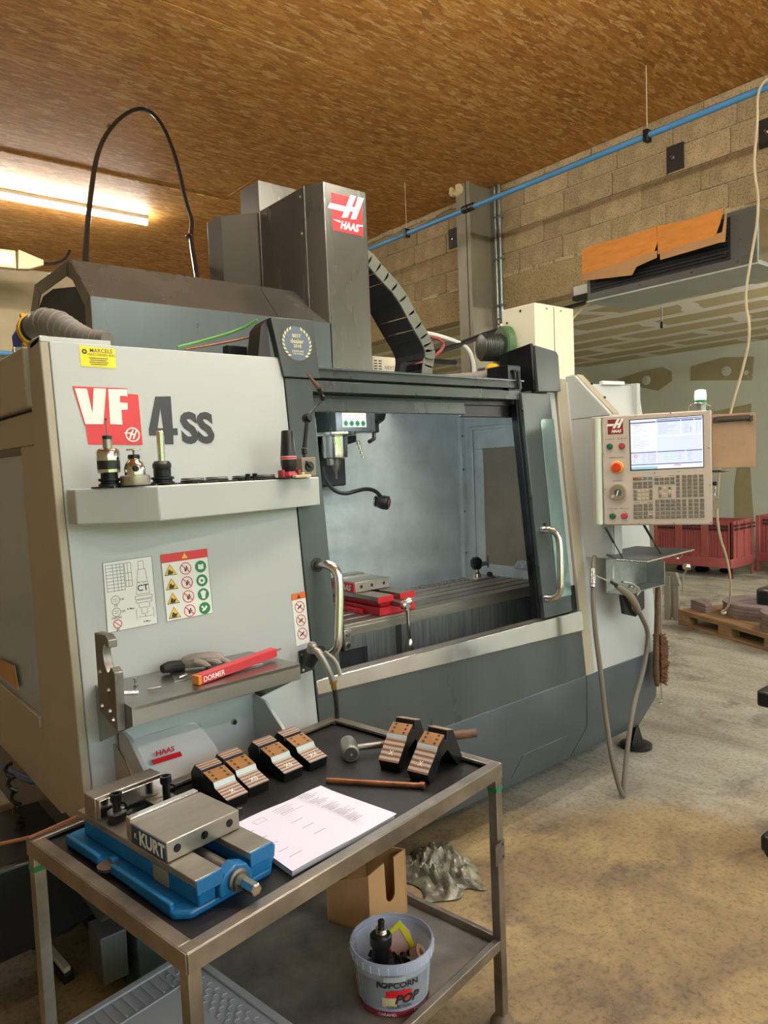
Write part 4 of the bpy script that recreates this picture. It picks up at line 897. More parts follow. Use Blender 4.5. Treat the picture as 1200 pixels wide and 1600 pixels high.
for i, cx in enumerate((378, 416, 455, 494, 532)):
    for cy in (772, 806, 842): key(cx, cy-i, 27, 26, KEYL if 0 < i < 4 else KEYM)
for i, cx in enumerate((588, 638, 688, 739)):
    for cy in (657, 693): key(cx, cy-i*1.3)
for i, cx in enumerate((619, 664, 711)):
    for j, cy in enumerate((743, 779, 817)):
        if not (i == 1 and j == 1): key(cx, cy-i, 27, 26, KEYL if (i == 1 or j == 1) else KEYM)
for cy in (635, 671, 707, 743, 779, 815): key(790, cy, 32)
for i, cx in enumerate((848, 900, 952, 1006)):
    for cy in (634, 669, 704, 740, 777, 812): key(cx, cy-i)
for i, cx in enumerate((592, 643, 693, 742, 792, 846, 905, 958, 1011)):
    for cy in (864, 900, 937, 976, 1013): key(cx, cy-i*.8)
b = B()
for (a, c, x) in ((365, 418, 880), (498, 550, 878), (568, 630, 632), (698, 757, 627), (520, 548, 975), (652, 682, 777)): b.line2(FK, K(a, x), K(c, x-1), .002, .0008)
flatobj('keypad_rules', b, REDD, con)
# beacon and its cable on top of the console
bc = obj('beacon_base', B().lathe(FK(.418, H_-.002, -.05), [(.022, 0), (.022, .03), (.025, .031), (.025, .036)], 22), GALV, con)
obj('beacon_band', B().lathe(FK(.418, H_+.034, -.05), [(.024, 0), (.024, .014)], 22), GREENP, con)
obj('beacon_light', B().lathe(FK(.418, H_+.048, -.05), [(.024, 0), (.025, .02), (.022, .042), (.01, .046)], 22), BEAC, con)
obj('beacon_wire', B().tube([FK(.37, H_+.002, -.06), FK(.375, H_+.035, -.03), FK(.42, H_+.035, -.02), FK(.46, H_+.02, -.03), FK(.49, H_-.02, -.05)], .0022, 6, smooth=2), CHROME, con)
# fold-down tray under the console
ty = P_('console_tray', B().loft([[(2.92, 1.875, z), (2.935, 1.737, z), (3.40, 1.765, z), (3.38, 2.052, z), (3.06, 2.04, z)] for z in (1.126, 1.131)]), paint('tray_dark_mat', '3d4148', .5), 0)
obj('tray_edge', B().tube([(2.915, 1.873, 1.125), (2.93, 1.733, 1.125), (3.405, 1.762, 1.127)], .0045, 6, cap=True), CHROME, ty)
for p, q in (((2.945, 1.86, 1.13), (2.92, 1.93, 1.27)), ((3.17, 1.80, 1.13), (3.07, 1.83, 1.28))):
    obj('gas_strut', B().cyl(p, (p[0]*.5+q[0]*.5, p[1]*.5+q[1]*.5, p[2]*.5+q[2]*.5), .003, n=8).cyl((p[0]*.5+q[0]*.5, p[1]*.5+q[1]*.5, p[2]*.5+q[2]*.5), q, .006, n=10), BLACK, ty)
obj('tray_latch', B().tube([(3.2, 1.748, 1.12), (3.22, 1.75, 1.105), (3.25, 1.75, 1.105), (3.27, 1.752, 1.12)], .003, 6), CHROME, ty)
# galvanised holder below the tray
hd = P_('gun_holder', B().box(3.10, 3.47, 2.05, 2.056, .93, 1.09), GALV, .001)
obj('holder_shelf', B().box(3.10, 3.47, 1.95, 2.055, .925, .93), GALV, hd)
obj('holder_end', B().box(3.465, 3.47, 1.95, 2.055, .925, 1.05), GALV, hd)
obj('slot', B().box(3.15, 3.165, 2.0485, 2.05, .99, 1.06), WHITEP, hd)
obj('holder_bracket', B().loft([[(3.10, y, .925), (3.30, y, .925), (3.30, y, .83), (3.22, y, .80), (3.12, y, .83)] for y in (1.965, 1.985)]), BLACK, hd, .003)
for (x, z) in ((3.19, .87), (3.19, .85)): obj('holder_bolt', B().lathe((x, 1.965, z), [(.006, 0), (.004, .004)], 8, (0, -1, 0)), CHROME, hd)
# clipboard on the right of the console
FKc = frame(FK(W_+.004, H_-.255, -.02), (.62, -.785, 0), (-.015, .02, 1))
cl = thing('clipboard', 'brown clipboard with a metal clip hung right of the control console', 'clipboard', FKc(0, 0, 0))
obj('board', B().slab(FKc, [(0, 0), (.175, 0), (.18, .235), (0, .235)], -.004, 0), MASON, cl, .001)
obj('clip', B().slab(FKc, [(.018, .205), (.155, .207), (.155, .228), (.018, .226)], 0, .012), paint('bronze_clip', '4c3a32', .3, .7), cl, .003)
obj('clip_bar', B().cyl(FKc(.012, .203, .008), FKc(.165, .206, .008), .004, n=8), BLACK, cl)
for x in (.016, .16): obj('clip_corner', B().slab(FKc, [(x-.006, .198), (x+.006, .198), (x+.006, .222), (x-.006, .222)], .002, .014), BLACK, cl)
pn = thing('pen', 'black pen sticking out right of the console below the clipboard', 'pen', FK(W_+.01, .235, -.02))
obj('barrel', B().cyl(FK(W_-.002, .235, -.012), FK(W_+.05, .235, -.02), .0055, n=10), BLACK, pn); obj('clip', B().cyl(FK(W_+.035, .237, -.012), FK(W_+.065, .236, -.016), .004, n=8), CHROME, pn)
kr = thing('key_ring', 'small bunch of keys hanging at the right edge of the control console', 'keys', FK(W_+.006, .15, -.01))
obj('fob', B().slab(FK, [(W_+.001, .172), (W_+.02, .172), (W_+.02, .19), (W_+.001, .19)], -.02, -.01), BLACK, kr, .003)
obj('chain', B().tube([FK(W_+.008, .17, -.015), FK(W_+.014, .155, -.015), FK(W_+.006, .14, -.015), FK(W_+.014, .12, -.015)], .003, 6, smooth=1), CHROME, kr)
for k in (0, 1): obj('key_blade', B().slab(FK, [(W_+.006+k*.012, .06+k*.012), (W_+.013+k*.012, .06+k*.012), (W_+.02+k*.008, .105), (W_+.012+k*.008, .118), (W_+.004+k*.008, .105)], -.016-k*.004, -.013-k*.004), CHROME, kr)

# ================================================================ things on and around the machine
def lth(name, label, cat, p, parts, group=None):
    """upright turned thing: parts = (name, profile, material, n)"""
    t = thing(name, label, cat, p, group=group)
    for nm, pr_, mt, n in parts: obj(nm, B().lathe(p, pr_, n), mt, t)
    return t
Z0 = 1.571
TP = (.735, 1.99, Z0)
t = lth('touch_probe', 'silver and black touch probe with a long thin stylus standing on the ledge', 'probe', (.712, 2.035, Z0), [
    ('pull_flange', [(.030, 0), (.030, .006), (.024, .009), (.024, .012), (.030, .015), (.030, .021)], OXIDE, 28), ('black_neck', [(.023, .021), (.023, .036)], OXIDE, 24),
    ('silver_body', [(.029, .036), (.031, .038), (.031, .046), (.031, .046)], CHROME, 28), ('black_band', [(.0305, .046), (.0305, .070)], BLACK, 28),
    ('clear_ring', [(.031, .070), (.031, .094), (.028, .100), (.020, .104)], CHROME, 28), ('upper_barrel', [(.0125, .104), (.0125, .128)], STEELH, 20),
    ('black_tip_cap', [(.0125, .128), (.0125, .138), (.006, .140)], BLACK, 18), ('stylus', [(.0016, .14), (.0016, .180)], STEELD, 8), ('stylus_ball', [(.001, .18), (.004, .183), (.001, .187)], OXIDE, 10)])
t = lth('tool_setter', 'squat silver height setter with a mushroom button on the ledge', 'gauge', (.772, 2.005, Z0), [
    ('base', [(.039, 0), (.040, .004), (.040, .024), (.036, .027), (.028, .028)], STEELH, 32), ('body', [(.028, .028), (.028, .048), (.024, .060), (.016, .068), (.015, .073)], CHROME, 28),
    ('dark_knurled_ring', [(.016, .073), (.017, .077), (.015, .084)], OXIDE, 20), ('button_stem', [(.003, .084), (.003, .094)], STEELD, 10), ('button', [(.003, .094), (.020, .096), (.020, .099), (.016, .100)], CHROME, 24)])
obj('front_screw', B().lathe((.765, 1.978, Z0+.045), [(.009, 0), (.006, .004)], 12, (-.3, -1, 0)), OXIDE, t)
t = lth('tool_holder', 'black collet tool holder with a polished round test bar on the ledge', 'tool', (.868, 2.045, Z0), [
    ('stacked_flange', [(.034, 0), (.034, .004), (.028, .006), (.028, .010), (.033, .013), (.033, .018), (.027, .020)], OXIDE, 28), ('collar', [(.025, .020), (.025, .040)], OXIDE, 24),
    ('clamp_nut', [(.024, .040), (.027, .046), (.027, .056), (.021, .064), (.012, .065)], BLACK, 12), ('test_bar', [(.0105, .065), (.0105, .150), (.009, .152)], CHROME, 24)])
for i, (x, y, lab) in enumerate(((.97, 2.08, 'first stack of dark tool rings on the ledge, just right of the tool holder'), (1.06, 2.10, 'second stack of dark tool rings from the black tool holder'), (1.155, 2.105, 'third stack of dark tool rings, left of the black pull studs'), (1.24, 2.115, 'last stack of dark tool rings, left of the black collet case'))):
    lth('ring_stack', lab, 'rings', (x, y-.015, Z0), [('ring', [(.036, 0), (.036, .004), (.033, .005)], OXIDE, 26), ('ring', [(.031, .006), (.034, .007), (.034, .011), (.03, .012)], STEELD, 26)], 'dark rings lying on the tool ledge')
t = thing('pull_stud', 'two small black knobs lying on the ledge left of the black case', 'stud', (1.175, 2.03, Z0))
for x in (1.150, 1.175): obj('stud', B().lathe((x, 2.05, Z0), [(.009, 0), (.010, .008), (.006, .010), (.009, .016), (.004, .018)], 12), OXIDE, t)
t = lth('nozzle_cover', 'tall tapered black plastic cap with a red and white band on a red stand', 'cap', (1.300, 2.045, Z0), [
    ('lower_cup', [(.018, .018), (.022, .022), (.026, .040), (.0265, .058)], BLACK, 28), ('printed_band', [(.027, .058), (.0268, .069)], paint('pale_pink_band', 'd8a8a6', .4), 28), ('upper_cone', [(.026, .069), (.0195, .148), (.017, .152), (.008, .153)], BLACK, 28)])
obj('red_stand', B().lathe((1.300, 2.045, Z0), [(.030, 0), (.032, .006), (.026, .014), (.018, .022)], 6).box(1.266, 1.276, 2.03, 2.06, Z0, Z0+.024).box(1.326, 1.336, 2.03, 2.06, Z0, Z0+.024), paint('dark_red_plastic', 'a02838', .4), t, .002)
obj('band_print', B().lathe((1.300, 2.045, Z0+.0605), [(.0271, 0), (.0270, .005)], 28), REDP, t)
t = thing('cream_clip', 'small cream clip lying at the ledge corner below the black cap', 'clip', (1.34, 2.055, Z0)); obj('clip_body', B().box(1.29, 1.35, 1.99, 2.01, Z0-.003, Z0+.006).box(1.315, 1.325, 1.99, 2.0, Z0, Z0+.014), CRM, t, .002)
# magnetic base with jointed arm
mb = thing('magnetic_base', 'magnetic base stand with a jointed black arm at the right of the ledge', 'stand', (1.385, 2.07, Z0))
FM = frame((1.355, 2.05, Z0+.001), (1, .12, 0), (0, 0, 1))
obj('base_block', B().slab(FM, [(0, 0), (.062, 0), (.062, .062), (0, .062)], -.045, 0), paint('tan_grey_steel', '8f8270', .45, .2), mb, .002)
obj('switch_dial', B().lathe(FM(.031, .031, 0), [(.018, 0), (.017, .006)], 24, (.12, -1, 0)), BLACK, mb); obj('switch_lever', B().slab(FM, [(.008, .048), (.014, .052), (.038, .030), (.031, .024)], .006, .012), BLACK, mb, .002)
obj('arm_joint_base', B().lathe(FM(.03, .062, -.02), [(.006, 0), (.006, .01), (.011, .014), (.011, .03), (.007, .034)], 14), BLACK, mb)
a0, a1, a2, a3, a4 = V3(FM(.03, .09, -.02)), V3((1.392, 2.06, 1.768)), V3((1.460, 2.06, 1.835)), V3((1.435, 2.05, 1.868)), V3((1.385, 2.04, 1.912))
obj('lower_arm', B().cyl(a0, a1, .0075, .0065, 12), BLACK, mb); obj('main_knuckle', B().lathe(a1+V3((0, .02, -.004)), [(.012, 0), (.016, .006), (.016, .022), (.011, .03)], 10, (.2, -1, .1)), OXIDE, mb, .001)
obj('upper_arm', B().cyl(a1, a2, .004, .0035, 10), BLACK, mb); obj('top_joint', B().lathe(a2-V3((0, 0, .008)), [(.006, 0), (.009, .004), (.009, .016), (.005, .02)], 10, (-.4, -.3, 1)), BLACK, mb)
obj('clamp_arm', B().cyl(a2, a3, .006, .009, 10), BLACK, mb); obj('clamp_body', B().cyl(a3, a4, .010, .003, 10), paint('brown_clamp', '7a5a4c', .4, .4), mb)
# clutter on the steel shelf
SZ = 1.011
t = thing('steel_rule', 'thin flat steel plate lying across the side shelf under the glove', 'plate', (.9, 2.0, SZ)); obj('plate', B().prism([(.83, 1.955), (1.10, 1.93), (1.15, 2.07), (.86, 2.06)], 'z', SZ, SZ+.003), STEEL, t)
t = thing('work_glove', 'crumpled grey and tan work glove with a black cuff on the side shelf', 'glove', (.92, 2.04, SZ))
obj('palm', B().tube([(.895, 2.045, SZ+.024), (.92, 2.035, SZ+.028), (.955, 2.02, SZ+.028), (.985, 2.0, SZ+.026), (1.0, 1.995, SZ+.022)], [.014, .021, .022, .022, .016], 10, smooth=1), CLOTH, t)
obj('cuff', B().tube([(.835, 2.05, SZ+.017), (.86, 2.055, SZ+.019), (.90, 2.04, SZ+.018)], [.013, .017, .015], 10, smooth=1), BLACKM, t)
for k, (x, y) in enumerate(((.95, 1.985), (.985, 1.975), (1.01, 1.97))): obj('finger', B().tube([(x-.03, y+.03, SZ+.028), (x-.012, y+.01, SZ+.024), (x+.003, y, SZ+.010)], [.010, .010, .007], 8, smooth=1), CLOTH, t)
t = thing('tape_measure', 'small black gadget with a grey tab on the shelf below the glove', 'tool', (.95, 1.95, SZ)); obj('body', B().box(.93, .995, 1.935, 1.965, SZ+.003, SZ+.022), BLACK, t, .004); obj('tab', B().box(.925, .94, 1.93, 1.94, SZ+.003, SZ+.018), GALV, t, .002)
FD = frame((.862, 1.868, SZ), (.972, .235, .03), (0, 0, 1))
t = thing('drill_box', 'long narrow red tool box with white print on the steel shelf', 'box', FD(0, 0, 0))
obj('sleeve', B().slab(FD, [(.012, 0), (.305, 0), (.305, .026), (.012, .026)], -.03, 0), paint('red_plastic_box', 'c8323e', .35), t, .002)
obj('orange_end', B().slab(FD, [(0, 0), (.012, 0), (.012, .026), (0, .026)], -.03, 0), paint('orange_end_plastic', 'd98a30', .4), t, .002)
txt('lettering', 'DORMER', FD, .055, .012, .021, WHITEP, t, bold=.02, xs=.9, d=.0006)
obj('drill_tip', B().cyl(FD(.305, .015, -.015), FD(.335, .015, -.015), .003, n=8), STEELD, t)
t = thing('shelf_stud', 'small chrome stud standing on the shelf beside the fork plate', 'stud', (.76, 1.99, SZ)); obj('stud', B().lathe((.735, 2.0, SZ), [(.006, 0), (.007, .004), (.004, .006), (.004, .018), (.006, .02), (.006, .024)], 10), CHROME, t); obj('stud_pin', B().cyl((.742, 1.93, SZ+.006), (.775, 1.92, SZ+.006), .005, n=8), CHROME, t)
t = thing('small_bolt', 'little silver bolt lying on the thin steel plate', 'bolt', (.85, 1.965, SZ+.003)); obj('shank', B().cyl((.845, 1.962, SZ+.0075), (.868, 1.972, SZ+.0075), .004, n=8), CHROME, t); obj('bolt_head', B().cyl((.868, 1.972, SZ+.0075), (.873, 1.974, SZ+.0075), .0065, n=6), CHROME, t)
# left air gun in its bracket
ag = thing('air_gun', 'grey metal air blow gun hanging in a black bracket left of the sill', 'air gun', (1.36, 2.05, .95))
obj('bracket_plate', B().slab(FR, [(1.335, .90), (1.395, .905), (1.397, .985), (1.337, .98)], .001, .006), BLACK, ag, .004)
for (x, z) in ((1.347, .912), (1.35, .965), (1.385, .915)): obj('bracket_screw', B().lathe(FR(x, z, .006), [(.006, 0), (.004, .003)], 8, (0, -1, .1)), CHROME, ag)
obj('holster', B().cyl((1.35, 2.06, .93), (1.375, 2.035, .985), .018, .022, 14), BLACKM, ag)
GM = paint('cast_grey_gun', '9a958c', .35, .6)
obj('gun_body', B().tube([(1.335, 2.01, 1.0), (1.35, 1.99, .985), (1.37, 1.975, .93), (1.385, 1.97, .885)], [.010, .014, .012, .010], 12, smooth=1), GM, ag)
obj('gun_head', B().lathe((1.335, 2.02, .985), [(.013, 0), (.016, .01), (.016, .028), (.010, .036)], 14, (.1, -.3, 1)), GM, ag)
obj('trigger_lever', B().tube([(1.36, 1.975, .99), (1.395, 1.965, .955), (1.405, 1.955, .905)], [.006, .008, .009], 8, smooth=1), GM, ag)
obj('brass_fitting', B().lathe((1.385, 1.97, .888), [(.014, 0), (.014, .008), (.010, .01), (.010, .03)], 8, (.1, 0, -1)), paint('brass', 'b08a4a', .3, .9), ag)
obj('air_hose', B().tube([(1.388, 1.97, .862), (1.392, 1.965, .80), (1.389, 1.965, .72), (1.385, 1.96, .60), (1.37, 1.95, .35), (1.3, 1.9, .05), (1.2, 1.95, .02)], .0085, 10, smooth=2), BLACK, ag)
# right air gun with its long hose
ag = thing('coolant_gun', 'tan wash gun with a thin wand hanging under the console tray', 'wash gun', (3.1, 1.94, .95))
TAN = paint('tan_gun_plastic', '8b7f72', .45)
obj('gun_body', B().tube([(3.02, 1.945, .985), (3.06, 1.94, .965), (3.12, 1.94, .93), (3.17, 1.94, .88), (3.20, 1.94, .835)], [.012, .017, .019, .017, .015], 12, smooth=1), TAN, ag)
obj('wand', B().cyl((2.83, 1.93, 1.062), (3.02, 1.945, .99), .004, n=8), CHROME, ag)
obj('nozzle_end', B().cyl((2.97, 1.94, 1.01), (3.03, 1.945, .985), .008, n=10), BLACK, ag)
obj('trigger_guard', B().tube([(3.05, 1.93, 1.0), (3.12, 1.925, .985), (3.2, 1.925, .94), (3.17, 1.93, .92)], .006, 8, smooth=1), GALV, ag)
for k in range(3): obj('valve', B().lathe((3.10+k*.03, 1.925, .965-k*.012), [(.010, 0), (.010, .012), (.006, .014)], 10, (.3, -.6, 1)), CHROME, ag)
obj('hose', B().tube([(3.20, 1.94, .84), (3.235, 1.945, .80), (3.275, 1.94, .74), (3.285, 1.94, .676), (3.216, 1.93, .531), (3.12, 1.915, .43), (3.047, 1.90, .325), (2.985, 1.89, .15), (2.945, 1.882, .03), (2.945, 1.878, .012), (2.925, 1.88, .03), (2.90, 1.89, .12), (2.883, 1.90, .217), (2.888, 1.93, .40), (2.888, 1.95, .596), (2.885, 1.975, .80), (2.89, 1.985, .95), (2.95, 2.02, 1.09), (2.99, 2.04, 1.12)], .0115, 10, smooth=2), HOSE, ag)
obj('hose_fitting', B().cyl((2.895, 1.99, .99), (2.93, 2.01, 1.07), .014, n=12), CHROME, ag)
# hand brush hanging at the corner
hbx, hby = 3.50, 2.0
br = thing('hand_brush', 'wooden hand brush with brown bristles hanging at the machine corner', 'brush', (hbx, hby, .5))
obj('grip', B().tube([(hbx-.005, hby, 1.05), (hbx+.003, hby, 1.0), (hbx-.005, hby, .93)], [.016, .024, .018], 12, smooth=1), BLACK, br)
obj('wood_stock', B().tube([(hbx-.01, hby, .93), (hbx-.022, hby, .85), (hbx-.03, hby, .70), (hbx-.04, hby, .60), (hbx-.045, hby, .45), (hbx-.035, hby, .39)], [.012, .012, .013, .015, .017, .010], 10, smooth=1), WOODD, br)
obj('steel_rail', B().cyl((hbx+.012, hby, .92), (hbx+.01, hby, .66), .006, n=8), CHROME, br)
bb = B(); rr_ = random.Random(5)
for k in range(700):
    z = .42+.24*rr_.random(); yy = hby+rr_.uniform(-.022, .022); L = .055+.02*math.sin((z-.42)/.24*3.14)+rr_.uniform(-.008, .008)
    p = V3((hbx-.03, yy, z)); q = V3((hbx-.03+L*.97, yy+rr_.uniform(-.006, .006), z-.02+rr_.uniform(-.02, .02)))
    bb.tube([p, q], .0036, 4)
obj('bristles', bb, BRIST, br, kind='stuff')
obj('hanging_hook', B().tube([(hbx+.0, hby, .42), (hbx+.01, hby, .30), (hbx-.005, hby, .285), (hbx-.02, hby, .30)], .0035, 6, smooth=1), CHROME, br)
# vise on the machine table
vt = thing('milling_vise', 'red milling vise with a steel crank on the machine table', 'vise', (2.0, 2.5, .952))
TZ = .952
obj('base', B().prism([(1.955, 2.41), (2.16, 2.41), (2.16, 2.80), (1.955, 2.80)], 'z', TZ, TZ+.034), RED, vt, .004)
obj('side_lug', B().prism([(1.93, 2.52), (1.955, 2.52), (1.955, 2.76), (1.93, 2.76)], 'z', TZ, TZ+.02), RED, vt, .003)
obj('body', B().box(1.975, 2.14, 2.43, 2.80, TZ+.034, TZ+.062), RED, vt, .003)
for x in (1.935, 2.06):
    obj('bed_rail', B().box(x, x+.085, 2.40, 2.74, TZ+.066, TZ+.086), STEELH, vt, .002); obj('rail_end', B().box(x-.001, x+.086, 2.393, 2.40, TZ+.058, TZ+.086), RED, vt, .002)
obj('movable_jaw', B().box(1.93, 2.13, 2.545, 2.68, TZ+.088, TZ+.135), STEELH, vt, .003)
obj('jaw_insert', B().box(1.935, 2.11, 2.68, 2.70, TZ+.088, TZ+.14), CHROME, vt, .001); obj('fixed_jaw', B().box(1.93, 2.13, 2.73, 2.79, TZ+.06, TZ+.14), STEELH, vt, .003)
obj('nameplate', B().box(1.924, 1.931, 2.548, 2.70, TZ+.090, TZ+.130), REDP, vt)
txt('lettering', 'HAAS', frame((1.9238, 2.69, TZ+.09), (0, -1, 0), (0, 0, 1)), .075, .018, .034, WHITEP, vt, bold=.04, shear=.3, d=.0006)
for x in (1.965, 2.025, 2.095): obj('jaw_hole', B().lathe((x, 2.545, TZ+.112), [(.008, 0), (.007, .001)], 14, (0, -1, 0)), BLACK, vt)
obj('screw_shaft', B().cyl((2.04, 2.42, TZ+.045), (2.04, 2.33, TZ+.045), .014, n=14), STEELD, vt)
obj('crank_hub', B().lathe((2.035, 2.35, TZ+.045), [(.018, 0), (.022, .006), (.022, .028), (.014, .034)], 16, (0, -1, 0)), CHROME, vt)
obj('crank_knuckle', B().lathe((2.03, 2.33, TZ+.055), [(.012, 0), (.019, .01), (.019, .026), (.012, .034)], 14, (1, 0, .2)), CHROME, vt)
obj('crank_arm', B().cyl((2.042, 2.33, TZ+.05), (2.046, 2.33, .845), .0105, .009, 12), CHROME, vt)
obj('crank_handle', B().lathe((2.046, 2.33, .85), [(.010, 0), (.014, .01), (.021, .04), (.020, .052), (.012, .058)], 16, (0, 0, -1)), CHROME, vt)
# small probe block at the back of the table
t = thing('table_probe', 'small black and steel tool setting probe at the far right of the machine table', 'probe', (2.92, 2.75, TZ))
obj('foot_plate', B().prism([(2.87, 2.70), (3.02, 2.70), (3.02, 2.80), (2.87, 2.80)], 'z', TZ, TZ+.012), STEELH, t, .002); obj('post', B().lathe((2.925, 2.75, TZ+.012), [(.025, 0), (.022, .02), (.016, .025), (.016, .045)], 16), CHROME, t)
obj('probe_head', B().lathe((2.90, 2.76, TZ+.085), [(.026, 0), (.036, .012), (.036, .04), (.022, .055)], 12, (1, -.5, .1)), OXIDE, t, .002); obj('probe_arm', B().cyl((2.94, 2.74, TZ+.08), (2.985, 2.72, TZ+.085), .012, n=10), STEELD, t)
obj('stylus', B().cyl((2.985, 2.72, TZ+.06), (2.985, 2.72, TZ+.125), .006, n=8), CHROME, t); obj('small_cap', B().lathe((2.985, 2.71, TZ+.012), [(.016, 0), (.016, .018), (.008, .024)], 12), BLACK, t)
cb = B(); rr_ = random.Random(11)
for k in range(260):
    x, y, r = rr_.uniform(2.5, 3.05), 2.845-abs(rr_.gauss(0, .05)), rr_.uniform(.002, .006); cb.box(x, x+r*1.6, y-r, y, TZ, TZ+r*.5)
o = obj('metal_chips', cb, CHROME, None, kind='stuff'); tag(o, 'scatter of bright metal chips along the back edge of the machine table', 'chips')
# air mist filter and hose behind the left top edge
t = thing('air_filter_unit', 'blue topped clear filter bowl behind the left top edge of the machine', 'filter', (.72, 2.75, 1.99))
obj('clear_bowl', B().lathe((.70, 2.72, 1.985), [(.045, 0), (.045, .055), (.04, .06)], 20), see('clear_bowl_plastic', 'cdd3da', .6, .08), t); obj('blue_head', B().lathe((.70, 2.73, 2.045), [(.04, 0), (.042, .04), (.03, .06)], 18), paint('deep_blue_plastic', '3a4488', .4), t)
for k in range(4): obj('bowl_rib', B().cyl((.70+.044*math.cos(k*.8+2.6), 2.72+.044*math.sin(k*.8+2.6), 1.985), (.70+.044*math.cos(k*.8+2.6), 2.72+.044*math.sin(k*.8+2.6), 2.045), .004, n=6), CHROME, t)
t = thing('extraction_hose', 'grey ribbed extraction hose with a yellow clamp ring on the machine top', 'hose', (.74, 2.6, 2.05))
hp_ = [(.715, 2.66, 2.105), (.73, 2.58, 2.11), (.75, 2.51, 2.09), (.775, 2.44, 2.055), (.80, 2.38, 2.03), (.83, 2.31, 2.02)]
GH = paint('ribbed_hose_grey', '6e6a64', .5)
obj('hose', B().tube(hp_, [.042, .048, .046, .038, .030, .026], 16, smooth=2), GH, t)
for k in range(15):
    f_ = k/14*4.6; i = min(int(f_), 4); p = V3(hp_[i]).lerp(V3(hp_[i+1]), f_-i); rr2 = [.041, .047, .045, .037, .029, .025]; r_ = rr2[i]*(1-f_+i)+rr2[i+1]*(f_-i)
    obj('hose_rib', B().lathe(p, [(r_, 0), (r_+.003, .004), (r_, .008)], 20, V3(hp_[i+1])-V3(hp_[i])), GH, t)
obj('yellow_ring', B().lathe((.712, 2.69, 2.10), [(.052, 0), (.054, .01), (.054, .026), (.045, .03)], 24, (.1, -1, 0)), YELM, t, .002); obj('black_ring', B().lathe((.712, 2.665, 2.103), [(.047, 0), (.047, .01)], 24, (.1, -1, 0)), BLACK, t)
for a in (0, 2.1, 4.2): obj('clamp_lug', B().lathe((.712+.054*math.cos(a), 2.69, 2.10+.054*math.sin(a)), [(.010, 0), (.008, .018)], 8, (0, -1, 0)), YELM, t)
# green motor, cables and little vent box behind the header
t = thing('coolant_motor', 'dark green finned motor beside the cream cabinet', 'motor', (3.25, 2.75, 2.18))
obj('motor_body', B().lathe((3.12, 2.86, 2.24), [(.03, 0), (.07, .01), (.075, .03), (.075, .13), (.09, .135), (.09, .155)], 24, (1, -.4, 0)), paint('near_black_green', '22281f', .4), t)
for k in range(9): obj('cooling_fin', B().lathe((3.14+k*.013, 2.853-k*.005, 2.24), [(.079, 0), (.079, .004)], 20, (1, -.4, 0)), BLACKM, t)
obj('fan_cowl', B().lathe((3.24, 2.81, 2.25), [(.10, 0), (.11, .01), (.11, .05), (.09, .06)], 24, (1, -.4, 0)), GREENM, t)
obj('yellow_coupler', B().lathe((3.06, 2.74, 2.07), [(.04, 0), (.055, .02), (.05, .05), (.03, .06)], 16, (1, -.3, .3)), YELM, t, .002)
obj('mount', B().box(3.1, 3.28, 2.72, 2.86, 1.95, 2.12), DARK, t, .004)
t = thing('vent_box', 'small white vented box with a barcode label behind the header beam', 'box', (2.88, 3.4, 2.1))
obj('case', B().box(2.78, 2.99, 3.40, 3.52, 1.955, 2.245), paint('vent_box_white', 'd5cdb8', .5), t, .003)
b = B(); FV = frame((2.78, 3.40, 1.955), (1, 0, 0), (0, 0, 1))
for k in range(11):
    for j in range(2): b.flat(FV, [(.01+j*.035, .10+k*.016), (.035+j*.035, .10+k*.016), (.035+j*.035, .107+k*.016), (.01+j*.035, .107+k*.016)], .001)
for k in range(14): b.line2(FV, (.10+k*.006, .12), (.10+k*.006, .19), .003 if k % 3 else .0045, .001)
flatobj('vents_and_barcode', b, BLACKP, t); txt('lettering', 'NEXT', FV, .13, .225, .03, BLACKP, t, d=.001)
t = thing('cable_bundle', 'bundle of black, red and white cables behind the header beam', 'cables', (3.4, 3.4, 2.3))
obj('black_cable', B().tube([(2.9, 3.5, 2.2), (3.1, 3.42, 2.26), (3.36, 3.4, 2.31), (3.89, 3.4, 2.49), (4.4, 3.4, 2.6)], .018, 8, smooth=1), BLACK, t)
obj('black_cable', B().tube([(2.9, 3.5, 2.15), (3.2, 3.44, 2.25), (3.5, 3.42, 2.25)], .016, 8, smooth=1), BLACK, t)
obj('white_cable', B().tube([(3.05, 3.4, 2.38), (3.2, 3.4, 2.42), (3.4, 3.4, 2.40), (3.6, 3.4, 2.36), (3.66, 3.4, 2.25), (3.64, 3.4, 2.1)], .014, 8, smooth=2), PLWHITE, t)
obj('red_cable', B().tube([(3.05, 3.38, 2.36), (3.25, 3.38, 2.40), (3.38, 3.38, 2.36), (3.3, 3.38, 2.28), (3.1, 3.38, 2.2)], .010, 8, smooth=2), paint('dull_red_cable', '9a4a48', .5), t)
t = thing('green_lead', 'thin green earth wire with a brown one behind the award plate', 'wire', (1.25, 2.6, 2.1))
obj('green_wire', B().tube([(1.10, 2.4, 2.03), (1.2, 2.4, 2.06), (1.32, 2.35, 2.10), (1.36, 2.3, 2.13)], .005, 6, smooth=1), paint('green_wire_sheath', '5a9a48', .5), t)
obj('brown_wire', B().tube([(1.12, 2.38, 2.02), (1.25, 2.38, 2.05), (1.36, 2.32, 2.075)], .004, 6, smooth=1), COPPER, t); obj('black_box', B().box(1.27, 1.35, 2.36, 2.40, 1.97, 2.045), OXIDE, t, .003)
